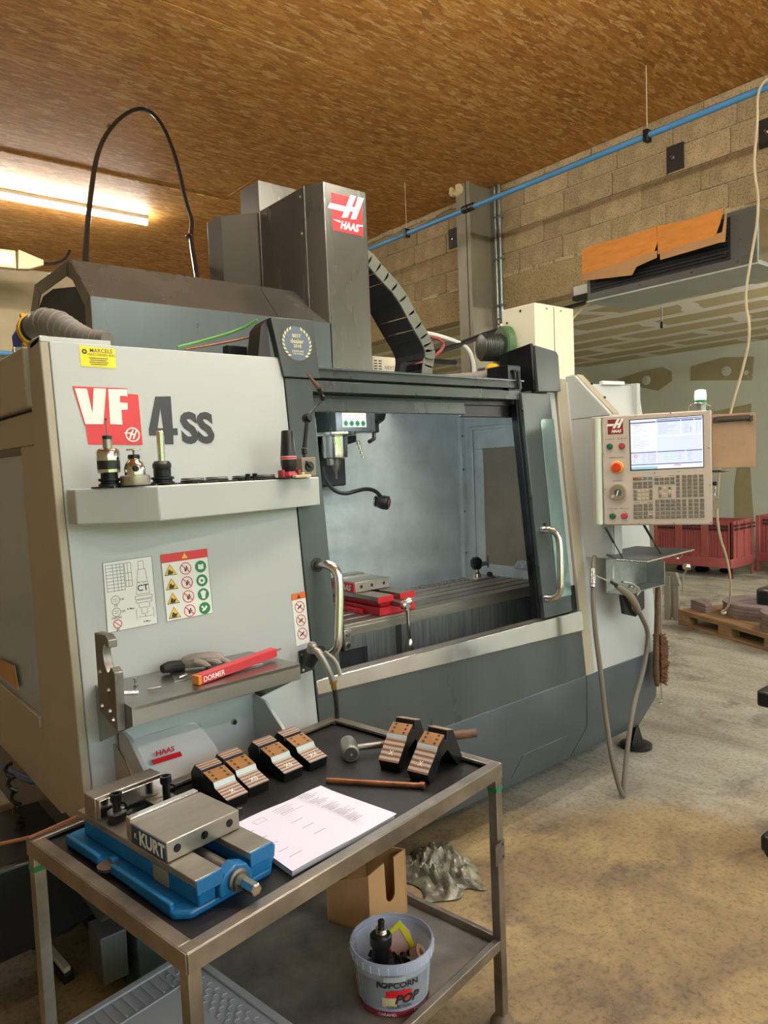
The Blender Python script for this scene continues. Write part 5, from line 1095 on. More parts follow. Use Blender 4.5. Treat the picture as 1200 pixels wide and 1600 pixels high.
# white rounded cover in the chute
t = thing('white_cover', 'rounded white plastic cover with red print inside the chute opening', 'cover', (.80, 1.97, .7))
pf = [(.06, .62), (.03, .72), (.02, .80), (.05, .845), (.10, .868)]
rings = []
for (dy, z, w_, r_) in ((-.13, .60, .145, 0), (-.135, .70, .145, 0), (-.12, .745, .145, 0), (-.07, .79, .14, 0), (-.01, .83, .13, 0), (.03, .845, .115, 0)):
    cx_ = .835-(z-.6)*.05; rings.append([(cx_+w_*math.sin(a)*.98 if abs(math.sin(a)) < .92 else cx_+w_*.92*math.copysign(1, a), 2.02+dy+.045*(1-math.cos(a)), z) for a in [R(-80+k*16) for k in range(11)]] + [(cx_+w_*.9, 2.058, z), (cx_-w_*.9, 2.058, z)])
obj('shell', B().loft(rings), PLWHITE, t, .004)
FW = frame((.70, 1.945, .785), (1, .02, 0), (0, .78, .62))
flatobj('red_stripe', B().flat(FW, [(.05, .006), (.135, .006), (.135, .022), (.05, .022)], .012), REDP, t); txt('lettering', 'HAAS', FW, .093, .036, .022, REDP, t, bold=.03, shear=.3, d=.012)

# ================================================================ the cart and what lies on it
CX, CY, TH = .945, 1.585, .1498
CM = MX.Translation((CX, CY, 0)) @ MX.Rotation(TH, 4, 'Z')
def CL(u, v, z): return CM @ V3((u, v, z))
def cthing(name, label, cat, u, v, z, rz=0, group=None): return thing(name, label, cat, CL(u, v, z), TH+rz, group)
def LO(nm, b, mat, t, bev=0, **k): return obj(nm, b, mat, t, bev, local=True, **k)
ca = cthing('cart', 'steel framed workshop cart with a black rubber top and a lower shelf', 'cart', 0, 0, 0)
hu, hv = .505, .329
ANG = paint('worn_angle_steel', '9a9186', .34, .85, var=.22, sc=7, bump=.1, bsc=60)
for (a, b_, c, d) in ((-hu, hu, -hv, -hv+.028), (-hu, hu, hv-.028, hv), (-hu, -hu+.028, -hv+.028, hv-.028), (hu-.028, hu, -hv+.028, hv-.028)):
    LO('top_rim', B().box(a, b_, c, d, .752, .761), ANG, ca, .0015)
for (a, b_, c, d) in ((-hu, hu, -hv-.003, -hv), (-hu, hu, hv, hv+.003), (-hu-.003, -hu, -hv, hv), (hu, hu+.003, -hv, hv)):
    LO('rim_side', B().box(a, b_, c, d, .722, .7605), ANG, ca, .001)
LO('rubber_top', B().box(-hu+.01, hu-.01, -hv+.01, hv-.01, .728, .745), RUBBER, ca)
for u in (-hu, hu-.028):
    for v in (-hv, hv-.028):
        lg_ = LO('leg', B().box(u, u+.028, v, v+.028, .035, .760), ANG, ca, .002)
        LO('foot', B().lathe((u+.014, v+.014, .0), [(.032, 0), (.034, .012), (.022, .03), (.014, .036)], 18), paint('rusty_foot', '6a5a4a', .6, .3), lg_)
        if (u, v) in ((-hu, hv-.028), (hu-.028, -hv)): LO('green_tape', B().box(u-.001, u+.029, v-.001, v+.029, .685, .697), GREENP, lg_)
LO('lower_shelf', B().box(-hu+.01, hu-.01, -hv+.01, hv-.01, .222, .235), paint('scuffed_shelf_metal', '827d74', .5, .3, var=.3, sc=5, bump=.1, bsc=30), ca)
for (a, b_, c, d) in ((-hu, hu, -hv, -hv+.024), (-hu, hu, hv-.024, hv), (-hu, -hu+.024, -hv, hv), (hu-.024, hu, -hv, hv)):
    LO('lower_rail', B().box(a+.004, b_-.004, c+.002, d-.002, .232, .26), ANG, ca, .002)
bk_ = LO('side_hook_plate', B().loft([[(hu-.05, -hv-.012, z), (hu-.045, -hv-.006, z), (hu-.03, -hv-.008, z), (hu+.0, -hv-.003, z), (hu, -hv, z), (hu-.03, -hv-.004, z), (hu-.045, -hv-.002, z), (hu-.055, -hv-.01, z)] for z in (.49, .545)]), STEELD, ca)
for z in (.50, .535): LO('rivet', B().lathe((hu-.012, -hv-.004, z), [(.005, 0), (.003, .003)], 8, (0, -1, 0)), BLACK, bk_)
# blue machine vise
vz = .745
kv = cthing('bench_vise', 'large blue and steel machine vise standing on the cart', 'vise', 0, 0, 0)
LO('base_flange', B().prism([(-.452, .245), (-.43, .268), (-.24, .268), (-.215, .24), (-.205, .03), (-.205, -.20), (-.235, -.232), (-.43, -.232), (-.455, -.205), (-.45, .03)], 'z', vz, vz+.018), BLUE, kv, .006)
LO('flange_lip', B().box(-.456, -.446, -.20, .03, vz+.01, vz+.032).box(-.456, -.446, .085, .235, vz+.01, vz+.032).box(-.215, -.205, -.20, .235, vz+.01, vz+.03).box(-.44, -.425, .05, .068, vz, vz+.03), BLUE, kv, .003)
LO('clamp_slot', B().lathe((-.447, .055, vz+.012), [(.022, 0), (.024, .008), (.012, .009)], 18), paint('rusty_steel_ring', '6b5a50', .5, .6), kv)
LO('body', B().box(-.415, -.375, -.235, .23, vz+.018, vz+.064).box(-.29, -.242, -.235, .23, vz+.018, vz+.064).box(-.40, -.25, -.21, -.17, vz+.018, vz+.045), BLUE, kv, .004)
LO('body_foot', B().prism([(-.24, vz+.018), (-.225, vz+.04), (-.222, vz+.064), (-.25, vz+.064), (-.25, vz+.018)], 'y', -.235, -.16), BLUE, kv, .003)
for (a, b_) in ((-.425, -.365), (-.297, -.238)): LO('bed_rail', B().box(a, b_, -.243, .235, vz+.064, vz+.079), STEELH, kv, .0015)
for (a, b_) in ((-.425, -.365), (-.297, -.238)): LO('rail_end', B().box(a, b_, -.247, -.243, vz+.05, vz+.079), BLUE, kv, .001)
LO('screw_trough', B().box(-.37, -.29, -.22, .22, vz+.03, vz+.036), BLACKM, kv)
LO('lead_screw', B().cyl((-.332, .15, vz+.048), (-.332, -.22, vz+.048), .016, n=18), STEELD, kv)
LO('bearing_block', B().prism([(-.372, vz+.018), (-.292, vz+.018), (-.292, vz+.04), (-.305, vz+.062), (-.332, vz+.072), (-.359, vz+.062), (-.372, vz+.04)], 'y', -.245, -.215), BLUE, kv, .003)
LO('bearing_ring', B().lathe((-.332, -.245, vz+.042), [(.023, 0), (.023, .008), (.018, .010), (.018, .018)], 22, (0, -1, 0)), STEELD, kv)
LO('screw_hex', B().lathe((-.332, -.262, vz+.042), [(.0125, 0), (.0125, .045), (.010, .048)], 6, (0, -1, 0)), CHROME, kv)
LO('fixed_jaw', B().box(-.422, -.250, .152, .205, vz+.06, vz+.128), STEELH, kv, .002); LO('fixed_jaw_plate', B().box(-.42, -.252, .134, .151, vz+.08, vz+.126), CHROME, kv, .0012)
LO('movable_jaw', B().box(-.424, -.246, -.145, .0, vz+.08, vz+.122), STEELH, kv, .002); LO('movable_jaw_plate', B().box(-.42, -.25, .001, .019, vz+.08, vz+.126), CHROME, kv, .0012)
for u in (-.40, -.335, -.272): LO('jaw_hole', B().lathe((u, -.145, vz+.102), [(.0085, 0), (.0085, .0008)], 16, (0, -1, 0)).lathe((u, -.1459, vz+.102), [(.0065, 0), (.0065, .0008)], 16, (0, -1, 0)), OXIDE, kv)
LO('name_plate', B().box(-.4255, -.424, -.140, -.012, vz+.083, vz+.120), BLUED, kv)
FN = frame((-.4256, -.012, vz+.083), (0, -1, 0), (0, 0, 1))
def ltxt(nm, s_, fr, u, v, size, mat, t, **k):
    o = txt(nm, s_, fr, u, v, size, mat, None, **k); o.parent = t; return o
ltxt('lettering', 'KURT', FN, .080, .017, .040, WHITEP, kv, bold=.04, xs=.95, d=.0004); 
b = B().disc(FN, (.018, .019), .012, .0004, 20); o = flatobj('round_mark', b, BLACKP, None); o.parent = kv; ltxt('lettering', 'K', FN, .018, .018, .017, WHITEP, kv, bold=.03, d=.0008)
LO('rating_plate', B().box(-.4165, -.415, -.13, -.075, vz+.02, vz+.055), paint('dull_tan_plate', '8c8674', .5), kv)
LO('bed_pocket', B().box(-.345, -.285, .04, .11, vz+.078, vz+.0795), BLACKM, kv)
for (u, v, lab) in ((-.395, .105, 'black socket head bolt with a washer standing in the vise, left one'), (-.275, .095, 'socket head bolt standing in the vise, right one near the jaws')):
    zz = vz+.079 if u < -.3 else vz+.0795
    t = cthing('cap_bolt', lab, 'bolt', u, v, zz)
    LO('threaded_shank', B().lathe((0, 0, 0), [(.009, 0), (.009, .05)], 14), OXIDE, t); LO('bolt_head', B().lathe((0, 0, .048), [(.0125, 0), (.0135, .003), (.0135, .017), (.008, .0175), (.007, .012)], 18), OXIDE, t)
    LO('washer', B().lathe((0, 0, .022 if u < -.3 else 0), [(.021, 0), (.021, .003)], 20), STEELD, t)
    if u < -.3: LO('tee_nut', B().box(-.016, .016, -.014, .014, 0, .021), OXIDE, t, .002)
    LO('split_ring', B().ring2(frame((.012, -.004, .032), (.6, -.8, 0), (0, 0, 1)), (0, 0), .006, .011, 0, 14), OXIDE, t)
# six jaw blocks: sloped, layered faces, a bronze insert with holes and a second raised leg behind
def jaw_block(name, label, u, v, rot, prof, mark, rot_mark=0):
    t = cthing(name, label, 'block', u, v, .745, rot, 'layered jaw blocks on the cart')
    w_ = .064
    f = prof['front']; s1, s2, i1, i2 = f
    bd = B(); bd.loft([[(x, l, z) for l, z in prof['outline']] for x in (0, w_)]); LO('body', bd, OXIDE, t, .0015)
    def slopeface(nm, a, c, mat, x0=.0, x1=w_, th=.0012):
        d_ = V3((0, c[0]-a[0], c[1]-a[1])); n = V3((0, -d_.z, d_.y)).normalized()
        if n.z < 0: n = -n
        q = [V3((x0, *a)), V3((x1, *a)), V3((x1, *c)), V3((x0, *c))]
        return LO(nm, B().loft([q, [p+n*th for p in q]]), mat, t)
    sf = slopeface('layered_face', s1, s2, STRIPE); slopeface('chamfer', s2, i1, paint('pale_chamfer', 'b9c4c2', .4, .1), 0, w_, .002); slopeface('bronze_insert', i1, i2, BROWNJ)
    fr = frame((0, *i1), (1, 0, 0), (0, i2[0]-i1[0], i2[1]-i1[1])); L = math.hypot(i2[0]-i1[0], i2[1]-i1[1])
    for i in range(2):
        for j in range(3):
            h_ = flatobj('bolt_hole', B().disc(fr, (.014+.036*i, L*(.16+.34*j)), .0042, .0018, 10), BLACK, None); h_.parent = t
    slopeface('rear_layered_face', *prof['rear'], STRIPE)
    fr = frame((0, *s1), (1, 0, 0), (0, s2[0]-s1[0], s2[1]-s1[1]))
    ltxt('chalk_mark', mark, fr, w_/2, .026, .022, WHITEP, t, d=.0018, xs=.9, rot=rot_mark)
    return t
PA = dict(front=((0, .026), (.056, .043), (.062, .056), (.108, .070)), rear=((.118, .074), (.150, .080)),
          outline=[(.006, 0), (0, .026), (.056, .043), (.062, .056), (.108, .070), (.113, .056), (.118, .074), (.150, .080), (.172, .055), (.165, 0), (.12, 0), (.10, .02), (.06, .018), (.04, 0)])
PB = dict(front=((-.012, .030), (.040, .078), (.046, .088), (.082, .108)), rear=((.098, .116), (.130, .108)),
          outline=[(.0, 0), (-.012, .030), (.040, .078), (.046, .088), (.082, .108), (.086, .09), (.092, .09), (.098, .116), (.130, .108), (.178, .01), (.165, 0), (.15, 0), (.095, .062), (.06, .05), (.02, 0)])
for (u, v, mk, lab) in ((-.116, .082, 'X', 'layered jaw block with a bronze insert, nearest the blue vise'), (-.036, .095, 'X0', 'second layered jaw block from the blue vise'), (.079, .088, 'X6', 'third layered jaw block from the blue vise'), (.170, .085, 'XX', 'fourth layered jaw block, nearest the hammer head')):
    jaw_block('jaw_block', lab, u, v, R(-3), PA, mk)
jaw_block('jaw_block', 'steep layered jaw block lying over the hammer handle', .306, -.058, R(-78), PB, 'X', 0)
jaw_block('jaw_block', 'steep layered jaw block at the right end of the cart', .300, -.170, R(-84), PB, 'X', 0)
for i, (u, v, lab) in enumerate(((-.112, .036, 'small steel set screw standing by the nearest jaw block'), (-.138, .020, 'small steel set screw standing between vise and papers'))):
    t = cthing('set_screw', lab, 'screw', u, v, .745); LO('screw', B().lathe((0, 0, 0), [(.0065, 0), (.0065, .021), (.004, .0215), (.004, .018)], 14), CHROME, t)
# dead blow hammer
h = cthing('hammer', 'steel headed mallet with a brown handle lying at the back of the cart', 'hammer', .31, .07, .745)
hd_ = V3((-.056, -.07, 0)).normalized(); c0 = V3((.03, .035, .027))
LO('head', B().lathe(c0, [(.020, 0), (.024, .004), (.0255, .012), (.0255, .080), (.024, .086), (.018, .088)], 24, hd_), STEELH, h)
LO('striking_face', B().lathe(c0+hd_*.0865, [(.019, 0), (.019, .004)], 20, hd_), paint('dark_scuffed_face', '3c3430', .6), h); LO('center_screw', B().lathe(c0+hd_*.090, [(.005, 0), (.004, .003)], 10, hd_), CHROME, h)
m0 = c0+hd_*.045; m1 = V3((.30, -.245, .036)); dd_ = (m1-m0)
LO('ferrule', B().cyl(m0, m0+dd_*.28, .009, .010, 12), STEELD, h); LO('handle', B().tube([m0+dd_*.24, m0+dd_*.6, m0+dd_*.9, m1], [.010, .012, .014, .013], 12), WOODD, h)
# bronze drift rod
t = cthing('drift_rod', 'thin brown bronze rod with a stepped end lying in front of the papers', 'rod', .145, .0, .745)
LO('rod', B().cyl((.003, -.002, .0085), (.128, -.227, .0085), .0075, n=14), COPPER, t); LO('rod_end', B().cyl((.128, -.227, .0095), (.134, -.238, .0095), .0095, n=14), COPPER, t)
# stack of papers
PQ = [(-.185, -.02), (.094, -.038), (.099, -.296), (-.221, -.284)]
t = cthing('paper_stack', 'thick stack of white printed work sheets on the cart', 'papers', 0, 0, .745)
bb = B(); bb.loft([[(u, v, z) for u, v in ((-.178, -.012), (.100, -.03), (.103, -.285), (-.212, -.272))] for z in (0, .017)]); LO('sheets', bb, PAPERE, t, .001)
bb = B(); nn = 12
G = [[None]*(nn+1) for _ in range(nn+1)]
for i in range(nn+1):
    for j in range(nn+1):
        a, c = i/nn, j/nn
        u = PQ[3][0]*(1-a)*(1-c)+PQ[2][0]*a*(1-c)+PQ[1][0]*a*c+PQ[0][0]*(1-a)*c; v = PQ[3][1]*(1-a)*(1-c)+PQ[2][1]*a*(1-c)+PQ[1][1]*a*c+PQ[0][1]*(1-a)*c
        z = .0185+.0035*(math.sin(a*7+c*3)*.3+.5)*(1-.5*c)+.004*max(0, c-.8)*5*abs(math.sin(a*5)); G[i][j] = bb.v((u, v, z))
for i in range(nn):
    for j in range(nn): bb.face((G[i][j], G[i+1][j], G[i+1][j+1], G[i][j+1]))
LO('top_sheet', bb, PAPER, t, angle=80)
b = B(); rr_ = random.Random(4); fp = frame((0, 0, .0262), (1, -.02, 0), (.02, 1, 0))
for v0_ in (-.045, -.088, -.135, -.175, -.216):
    for j in range(5):
        u0_ = .004+rr_.uniform(0, .012); b.line2(fp, (u0_, v0_-j*.0065), (u0_+rr_.uniform(.025, .045), v0_-j*.0065), .0015, 0)
for v0_ in (-.137, -.176, -.217): b.line2(fp, (-.09, v0_), (-.055, v0_), .0016, 0)
for v0_ in (-.094, -.138, -.176, -.215, -.249): b.line2(fp, (-.19, v0_), (-.19+rr_.uniform(.02, .035), v0_), .0016, 0)
for j in range(5): b.line2(fp, (-.085+rr_.uniform(0, .01), -.055-j*.009), (-.03+rr_.uniform(-.02, .02), -.055-j*.009), .002 if j == 3 else .0013, 0)
for q in (((-.145, -.060), (-.115, -.060)), ((-.145, -.078), (-.115, -.078)), ((-.145, -.060), (-.145, -.078)), ((-.115, -.060), (-.115, -.078))): b.line2(fp, *q, .001, 0)
o = flatobj('typed_lines', b, GREYP, None); o.parent = t
# ------ lower shelf
LS = .235
t = cthing('cardboard_box', 'open brown cardboard bin box with a slot cut in its side, on the lower shelf', 'box', 0, 0, LS)
q0, q1, q2, q3 = (.300, .004), (.448, -.013), (.425, .134), (.268, .151)
def wall(nm, a, c, za, zc, mat=CARD, th=.004):
    d_ = V3((c[0]-a[0], c[1]-a[1], 0)).normalized(); n = V3((-d_.y, d_.x, 0))*th
    p = [V3((*a, 0)), V3((*c, 0)), V3((*c, zc)), V3((*a, za))]; LO(nm, B().loft([p, [x+n for x in p]]), mat, t)
wall('left_panel', q3, q0, .118, .176); wall('back_panel', q2, q3, .185, .118); wall('right_panel', q1, q2, .200, .185)
d_ = V3((q1[0]-q0[0], q1[1]-q0[1], 0)); L = d_.length; ff = frame((*q0, 0), d_, (0, 0, 1))
pts = [(0, 0), (L, 0), (L, .200), (L*.68, .192), (L*.68, .085)]+[(L*.56+L*.12*math.cos(R(a)), .085+.022*math.sin(R(a))*1) for a in (-20, -60, -90, -120, -160)]+[(L*.44, .085), (L*.42, .19), (0, .176)]
b = B(); b.loft([[ff(u, v, d) for u, v in pts] for d in (-.004, 0)]); LO('slotted_front', b, CARD, t)
LO('box_floor', B().loft([[(*q, z) for q in (q0, q1, q2, q3)] for z in (.001, .005)]), CARD, t)
# popcorn bucket with tools in it
BU, BV = .163, -.204
t = cthing('plastic_bucket', 'clear plastic popcorn bucket with a red printed foot on the lower shelf', 'bucket', BU, BV, LS)
CLR = see('clear_bucket_plastic', 'c9cfe0', .38, .12)
LO('wall', B().lathe((0, 0, 0), [(.086, .001), (.090, .004), (.103, .138), (.1015, .138), (.0885, .006), (.084, .005)], 48, cap=False), CLR, t)
LO('bottom', B().lathe((0, 0, .001), [(.086, 0), (.086, .003)], 40), CLR, t)
LO('rim', B().lathe((0, 0, .122), [(.103, 0), (.108, .003), (.109, .022), (.107, .028), (.103, .028), (.103, .024), (.1045, .022), (.1035, .003)], 48, cap=False), see('frosted_rim', 'b4bcd4', .6, .2), t)
for k in range(30):
    a = k*2*math.pi/30; LO('rim_rib', B().cyl((.1075*math.cos(a), .1075*math.sin(a), .124), (.1088*math.cos(a), .1088*math.sin(a), .144), .0008, n=4), PLWHITE, t)
bwp = CL(BU, BV, 0); VD = math.atan2(-bwp.y, -bwp.x)-TH      # direction from the bucket towards the operator side
def cyf(a0, r0, dr=0): return lambda u, v, d=0: V3(((r0+v*.094+d)*math.cos(a0+u/.095), (r0+v*.094+d)*math.sin(a0+u/.095), v))
cf = cyf(VD, .0905)
def cpatch(b, u0_, u1_, v0_, v1_, d, n=20):
    for k in range(n):
        a, c = u0_+(u1_-u0_)*k/n, u0_+(u1_-u0_)*(k+1)/n; b.face([b.v(cf(*q, d)) for q in ((a, v0_), (c, v0_), (c, v1_), (a, v1_))])
def cobj(nm, b, mat): o = flatobj(nm, b, mat, None); o.parent = t; return o
b = B(); cpatch(b, -.27, .27, .006, .022, .0008, 60); cobj('dark_red_band', b, paint('dark_red_print_film', '8a2434', .35))
b = B(); cpatch(b, -.085, .10, .028, .105, .0006, 24); cobj('grey_label', b, see('smoky_label', '8a9096', .4, .3))
b = B(); cpatch(b, -.02, .045, .052, .078, .001, 10); cobj('red_label_patch', b, REDP)
b = B(); cpatch(b, -.125, -.098, .028, .108, .001, 4); cobj('side_label', b, see('pale_label', 'c8ccd0', .8, .4))
b = B()
for k in range(12): cpatch(b, -.122, -.102, .034+k*.006, .0365+k*.006, .0014, 2)
cobj('side_label_print', b, GREYP)
b = B(); cpatch(b, -.03, .005, .036, .060, .0012, 6); cobj('kernel_picture', b, paint('popcorn_print', 'c9b58f', .5))
def ctxt(s_, u, v, size, mat, **k): o = txt('lettering', s_, cf, u, v, size, mat, None, d=.0022, **k); o.parent = t
ctxt('POPCORN', .010, .094, .0215, BLACKP, bold=.03); ctxt('magic', .010, .078, .02, REDP, bold=.02, shear=.3); ctxt('POP', .030, .055, .032, BLACKP, bold=.04, shear=.3); ctxt('COLLECTION', .012, .036, .010, BLACKP, bold=.02); ctxt('CARAMEL', -.018, .014, .011, WHITEP); ctxt('CARAMEL', .075, .016, .011, WHITEP)
b = B(); cpatch(b, -.02, .025, .112, .126, .013, 6); cobj('lid_tab', b, see('tab_plastic', 'a9adb2', .8, .3))
t = cthing('black_tool_holder', 'black collet holder sticking out of the popcorn bucket', 'tool', BU-.025, BV+.01, LS+.085, 0)
AX = V3((.06, .0, 1))
LO('flange', B().lathe((-.01, 0, 0), [(.032, 0), (.036, .004), (.036, .01), (.03, .012)], 24, AX), OXIDE, t); LO('barrel', B().lathe((-.01, 0, .01), [(.022, 0), (.022, .05)], 20, AX), OXIDE, t)
LO('nut', B().lathe((-.006, 0, .058), [(.026, 0), (.028, .003), (.028, .026), (.024, .03)], 18, AX), BLACK, t); LO('bearing_rings', B().lathe((-.003, 0, .088), [(.014, 0), (.015, .002), (.013, .005), (.015, .008), (.013, .011), (.015, .014)], 18, AX), CHROME, t); LO('tip', B().lathe((-.002, 0, .102), [(.009, 0), (.009, .018), (.007, .02)], 14, AX), BLACK, t)
t = cthing('yellow_packet', 'crumpled clear packet with yellow and red edges inside the bucket', 'packet', BU+.04, BV+.005, LS+.075, 0)
fp = frame((.01, -.01, .0), (.62, -.78, 0), (-.15, .25, 1)); 
LO('packet_sheet', B().slab(fp, [(-.05, .0), (.025, -.01), (.03, .07), (.012, .098), (-.04, .06)], 0, .002), paint('pale_pink_paper', 'cda79a', .6), t); LO('yellow_edge', B().slab(fp, [(-.05, .052), (-.045, .045), (.006, .082), (.022, .01), (.032, .0), (.03, .045), (.014, .102)], .002, .004), paint('yellow_film', 'dccf2a', .4), t)
LO('red_edge', B().slab(fp, [(-.054, .0), (-.046, .05), (-.038, .045), (-.03, -.01), (-.035, -.02)], .002, .004), REDP, t)
bb = B(); rr_ = random.Random(8)
for k in range(90):
    a, r_ = rr_.uniform(0, 6.28), rr_.uniform(0, .07); p = V3((r_*math.cos(a), r_*math.sin(a), rr_.uniform(.012, .055))); q = p+V3((rr_.uniform(-.03, .03), rr_.uniform(-.03, .03), rr_.uniform(-.006, .012)))
    if q.xy.length < .078: bb.cyl(p, q, rr_.uniform(.006, .012), n=8)
o = cthing('tool_oddments', 'heap of small dark bolts and collets filling the popcorn bucket', 'tools', BU, BV, LS+.030); LO('dark_pieces', bb, OXIDE, o, kind='stuff')
LO('hollow_pin', B().lathe((-.062, -.03, .058), [(.013, 0), (.013, .03), (.009, .03), (.009, .0)], 14, (-.8, -.5, .4)), OXIDE, o); LO('hex_key', B().tube([(-.07, -.02, .075), (-.02, -.065, .07), (.0, -.07, .068), (.005, -.06, .085), (.0, -.05, .09)], .0028, 6, smooth=1), CHROME, o)
LO('tan_bush', B().lathe((.045, -.035, .062), [(.02, 0), (.021, .024), (.010, .024), (.010, .01)], 16, (.3, -.7, .5)), paint('tan_bush_plastic', 'b89a88', .5), o)
# grey plastic tray lid with ribs and hexagons
t = cthing('tray_lid', 'grey plastic tray lid with ribs and hexagon relief on the lower shelf', 'tray', -.3, 0, .26, 0)
GT = paint('grey_tray_plastic', '9ea3a8', .45, var=.03)
LO('panel', B().box(-.203, .197, -.328, .322, 0.001, .010), GT, t, .004)
LO('raised_border', B().box(-.203, .197, .300, .322, .01, .016).box(.175, .197, -.328, .30, .01, .016).box(-.203, -.185, -.328, .30, .01, .016), GT, t, .003)
for k in range(11): LO('rib', B().box(-.175+k*.026, -.170+k*.026, .225, .295, .01, .014), GT, t, .001)
LO('border_bead', B().box(-.18, .11, .213, .219, .01, .014).box(.11, .116, .213, .30, .01, .014), GT, t, .001)
hx_ = B()
for i in range(5):
    for j in range(12):
        cx2, cy2 = .105+i*.022*.75-.0, .27-j*.032-(.016 if i % 2 else 0)
        if cx2 < .17:
            for a in (30, 90, 150):
                p, q = (cx2+.0095*math.cos(R(a)), cy2+.0095*math.sin(R(a))), (cx2+.0095*math.cos(R(a+60)), cy2+.0095*math.sin(R(a+60)))
                hx_.tube([(p[0], p[1], .011), (q[0], q[1], .011)], .0018, 4)
LO('hexagon_relief', hx_, GT, t, kind='stuff')
# crumpled plastic film on the floor
t = thing('plastic_film', 'crumpled translucent plastic film on the floor behind the cardboard box', 'plastic', (1.95, 2.05, 0))
rr_ = random.Random(21); n = 46; b = B(); G = {}
for i in range(n+1):
    for j in range(n+1):
        a, c = i/n-.5, j/n-.5; e = max(0, 1-(abs(a)*2)**3)*max(0, 1-(abs(c)*2)**3)
        x = 1.88+a*.25+c*.10+.022*math.sin(9*c+5*a); y = 2.03+c*.34-a*.05+.02*math.sin(11*a)
        z = .006+e*(.045+.022*math.sin(17*a+9*c+2*math.sin(9*c))+.012*math.sin(34*c-19*a+3*math.sin(13*a))+.006*math.sin(60*a+40*c)+rr_.uniform(-.003, .003)); G[i, j] = b.v((x, y, max(.003, z)))
for i in range(n):
    for j in range(n): b.face((G[i, j], G[i+1, j], G[i+1, j+1], G[i, j+1]))
obj('film', b, paint('grey_film', '7b7767', .25, .1, var=.35, sc=22), t, angle=22)

# ================================================================ on the floor at the left
t = thing('floor_squeegee', 'floor squeegee head with a pale strip lying on the floor at left', 'squeegee', (.59, 2.64, 0))
obj('rubber_blade', B().loft([[(.553, 2.88, 0), (.585, 2.89, 0), (.585, 2.89, .03), (.553, 2.88, .03)], [(.59, 2.385, 0), (.625, 2.39, 0), (.625, 2.39, .03), (.59, 2.385, .03)]]), BLACK, t, .003)
obj('pale_channel', B().loft([[(.558, 2.875, .03), (.578, 2.88, .03), (.578, 2.88, .045), (.558, 2.875, .045)], [(.595, 2.395, .03), (.617, 2.40, .03), (.617, 2.40, .045), (.595, 2.395, .045)]]), paint('pale_strip', 'c9bca4', .5), t, .002)
t = thing('black_bin', 'large glossy black bin tapering to its base under the machine side', 'bin', (.46, 2.55, .12))
obj('shell', B().loft([[(x, y, z) for x, y in ((.20+s_, 2.36+s_*.3), (.735-s_*.9, 2.36+s_*.5), (.72-s_*.9, 2.78-s_), (.20+s_, 2.78-s_))] for z, s_ in ((.14, .12), (.20, .03), (.42, 0), (.455, .0))]), paint('glossy_black_bin', '1d1d1f', .22, var=.1), t, .015)
obj('wheel', B().cyl((.36, 2.5, .07), (.40, 2.5, .07), .07, n=20), BLACKM, t); obj('wheel', B().cyl((.56, 2.66, .07), (.60, 2.66, .07), .07, n=20), BLACKM, t)
t = thing('coolant_tank', 'blue grey sheet metal coolant tank under the left front of the machine', 'tank', (1.0, 2.35, 0))
obj('tank_body', B().box(.76, 1.32, 2.19, 2.75, .03, .22), paint('tank_blue_grey', '4c5a68', .4, .2), t, .004)
obj('pump_box', B().box(.66, .74, 2.22, 2.34, .05, .20), DKSHEET, t, .004); obj('caster_base', B().box(.74, 1.3, 2.25, 2.7, .0, .05), BLACKM, t)
t = thing('cable_chain', 'black coiled cable hanging under the machine side at far left', 'cable', (.62, 2.75, .3))
pp = [(.55+.012*math.cos(k*1.3), 2.75-k*.006+.018*math.sin(k*1.3), .62-k*.008) for k in range(60)]
obj('coil', B().tube(pp, .007, 6), BLACK, t); obj('blue_hose', B().tube([(.52, 2.95, .60), (.55, 2.85, .58), (.60, 2.72, .56), (.64, 2.70, .55)], .014, 8, smooth=2), paint('slate_blue_hose', '4c5670', .4), t)
t = thing('long_rod', 'long thin brown steel rod resting across the back left corner of the cart', 'rod', CL(-.62, .2, .77)); obj('rod', B().tube([(.10, 1.98, .735), CL(-.505, .315, .766), CL(-.30, .325, .768), CL(-.25, .325, .768)], .0045, 8), COPPER, t)

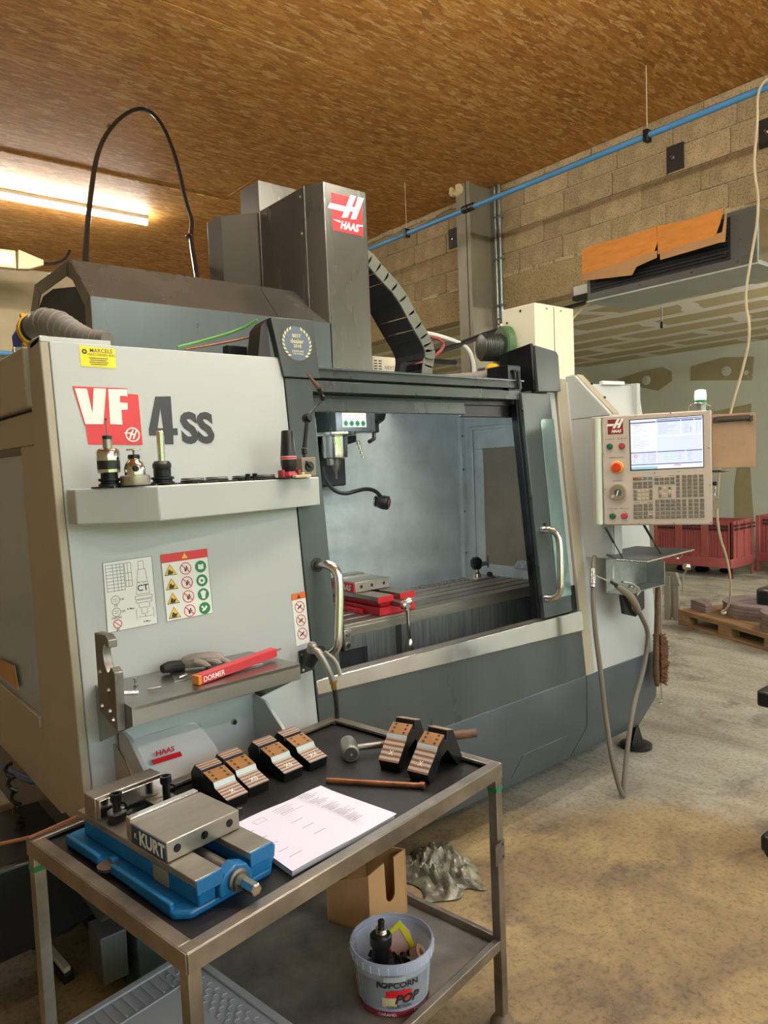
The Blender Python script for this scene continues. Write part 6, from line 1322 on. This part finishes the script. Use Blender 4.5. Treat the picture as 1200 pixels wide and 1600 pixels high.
# ================================================================ next bay
def crate(label, x0, y0, x1, y1, h_):
    t = thing('plastic_crate', label, 'crate', ((x0+x1)/2, (y0+y1)/2, 0), group='red plastic pallet crates in the next bay')
    zb = .13
    obj('inner_floor', B().box(x0+.03, x1-.03, y0+.03, y1-.03, zb, zb+.03), CRATE, t)
    for nm, q in (('side_wall', (x0+.02, x0+.05, y0, y1)), ('side_wall', (x1-.05, x1-.02, y0, y1)), ('end_wall', (x0+.05, x1-.05, y0+.02, y0+.05)), ('end_wall', (x0+.05, x1-.05, y1-.05, y1-.02))):
        obj(nm, B().box(*q, zb, h_), CRATE, t, .004)
    b = B()
    for k in range(4):
        y = y0+(y1-y0)*k/3; b.box(x0, x0+.03, max(y0, y-.05), min(y1, y+.05), 0 if k in (0, 3) else zb, h_)
        x = x0+(x1-x0)*k/3; b.box(max(x0, x-.04), min(x1, x+.04), y0, y0+.03, 0 if k in (0, 3) else zb, h_)
    obj('corner_posts', b, CRATE, t, .006)
    obj('bottom_rail', B().box(x0-.005, x0+.03, y0, y1, zb, zb+.12).box(x0, x1, y0-.005, y0+.03, zb, zb+.12), CRATE, t, .008)
    for k in range(3):
        ys0 = y0+(y1-y0)*k/3+.06
        for j in range(6): obj('rib', B().box(x0+.008, x0+.022, ys0+.03+j*.038, ys0+.042+j*.038, zb+.13, h_-.14), CRATE, t)
    b = B()
    for k in range(3):
        xs0 = x0+(x1-x0)*k/3+.06
        for j in range(4):
            for i in range(2): b.box(xs0+j*.05, xs0+.032+j*.05, y0-.002, y0+.021, h_-.07-i*.045, h_-.045-i*.045)
        ys0 = y0+(y1-y0)*k/3+.06
        for j in range(5):
            for i in range(2): b.box(x0-.001, x0+.021, ys0+j*.05, ys0+.034+j*.05, h_-.07-i*.045, h_-.045-i*.045)
    obj('vent_slots', b, paint('dark_slot_red', '3f1c1f', .7), t, kind='stuff')
crate('faded red plastic pallet crate, nearer one at the right', 9.07, 4.20, 9.68, 5.25, .715)
crate('second red plastic pallet crate, behind and to the right', 9.85, 3.1, 10.6, 4.25, .74)
t = thing('grey_machine_box', 'dark grey box standing in front of the second red crate', 'box', (9.75, 3.6, 0)); obj('case', B().box(9.45, 9.8, 3.25, 3.75, .12, .42), DKSHEET, t, .02); obj('underframe', B().box(9.48, 9.75, 3.3, 3.7, 0, .12), BLACKM, t)
t = thing('black_sacks', 'low dark crumpled sacks on the floor behind the red crate foot', 'sacks', (9.9, 4.0, 0)); b = B()
for (x, y, r_) in ((9.45, 5.05, .07), (9.5, 4.8, .08), (9.55, 4.5, .07), (9.78, 3.95, .06)): b.lathe((x, y, 0), [(r_, 0), (r_*1.3, r_*.4), (r_*.9, r_*.9), (r_*.2, r_*1.1)], 9)
obj('sack_pile', b, BLACK, t, kind='stuff')
# pallet with flame-cut rings
PM = MX.Translation((6.40, 3.47, 0)) @ MX.Rotation(math.atan2(-.91, -.42), 4, 'Z')
pa = thing('wooden_pallet', 'low wooden pallet carrying cut steel rings at the right', 'pallet', (6.40, 3.47, 0), math.atan2(-.91, -.42))
obj('deck_sheet', B().box(0, 1.2, 0, .8, .122, .142), WOOD, pa, .003, local=True)
for y in (0, .35, .70):
    obj('bottom_board', B().box(0, 1.2, y, y+.1, 0, .022), WOOD, pa, .003, local=True); obj('stringer_board', B().box(0, 1.2, y, y+.1, .10, .122), WOOD, pa, .003, local=True)
    for x in (0, .53, 1.055): obj('block', B().box(x, x+.145, y, y+.1, .022, .10), WOOD, pa, .003, local=True)
def pl_(x, y, z): return PM @ V3((x, y, z))
def cut(name, label, x, y, rot, outer, inner, n_, cat='steel part', arc=(0, 360), z0=.142, th=.03, group=None):
    t = thing(name, label, cat, pl_(x, y, z0), math.atan2(-.91, -.42)+R(rot), group)
    for k in range(n_):
        b = B(); N_ = 36; full = arc[1]-arc[0] >= 360; off = random.uniform(-.006, .006)
        pr_ = []
        for i in range(N_+(0 if full else 1)):
            a = R(arc[0]+(arc[1]-arc[0])*i/N_); c, s_ = math.cos(a), math.sin(a)
            pr_.append([(c*inner+off, s_*inner, k*th), (c*outer+off, s_*outer, k*th), (c*outer+off, s_*outer, (k+.93)*th), (c*inner+off, s_*inner, (k+.93)*th)])
        if full: pr_.append(pr_[0]); b.loft(pr_, cap=False)
        else: b.loft(pr_)
        obj('plate', b, RUST, t, .002, local=True)
    return t
cut('steel_ring', 'stack of large flame cut steel rings on the pallet', .50, .48, 0, .31, .20, 4)
cut('steel_arc', 'stack of curved steel arc pieces at the near right of the pallet', 1.09, .28, 20, .26, .15, 5, arc=(60, 250))
t = thing('steel_offcut', 'small stack of angled steel offcuts at the left end of the pallet', 'steel part', pl_(.06, .16, .142), math.atan2(-.91, -.42))
for k in range(3): obj('plate', B().prism([(-.05, -.03), (.19, -.06), (.20, .0), (.0, .05), (.02, .12), (-.05, .14)], 'z', k*.028, k*.028+.026), RUST, t, .002, local=True)
# roller support stand behind the machine corner
sx_, sy2 = 6.55, 3.62
t = thing('roller_stand', 'grey steel work support stand with a ball roller on the floor', 'stand', (sx_, sy2, 0))
GS = paint('stand_grey', '9c968c', .4, .4)
for (a, b_) in ((-.03, .02), (.0, -.05), (.10, .06)): obj('leg', B().box(sx_+a-.012, sx_+a+.012, sy2+b_-.03, sy2+b_+.03, 0, .42), GS, t, .003)
obj('head_plate', B().prism([(sy2-.10, .34), (sy2+.10, .34), (sy2+.13, .46), (sy2-.06, .46)], 'x', sx_-.02, sx_+.02), GS, t, .004)
obj('roller_arm', B().cyl((sx_, sy2-.10, .40), (sx_, sy2-.16, .50), .010, n=10), GALV, t); obj('ball', B().lathe((sx_, sy2-.16, .49), [(.012, 0), (.032, .012), (.040, .035), (.032, .06), (.01, .07)], 20), CHROME, t)
obj('thin_rod', B().cyl((sx_-.02, sy2-.13, .28), (sx_-.02, sy2-.13, .46), .006, n=6), GALV, t)
# black wheeled frame just entering the picture at the right edge
t = thing('wheeled_frame', 'black tubular wheeled frame cut off by the right edge', 'trolley', (2.99, 1.13, 0))
for z in (.09, .655, 1.045): obj('rail', B().box(2.808, 3.1, 1.16, 1.215 if z > .2 else 1.205, z-.03, z+.035), BLACK, t, .012)
obj('post', B().box(2.93, 2.97, 1.14, 1.18, 0, 1.2), BLACK, t, .004); obj('wheel', B().cyl((2.87, 1.17, .05), (2.91, 1.17, .05), .05, n=18), BLACKM, t)
t = thing('sprinkler', 'small metal ceiling hook with a hanging clip in the next bay', 'hook', (7.4, 4.15, 3.1)); obj('hook', B().cyl((7.4, 4.15, 3.0), (7.4, 4.15, 3.156), .01, n=8), CHROME, t); obj('clip', B().lathe((7.4, 4.15, 2.93), [(.012, 0), (.02, .02), (.012, .07)], 8), BLACK, t)
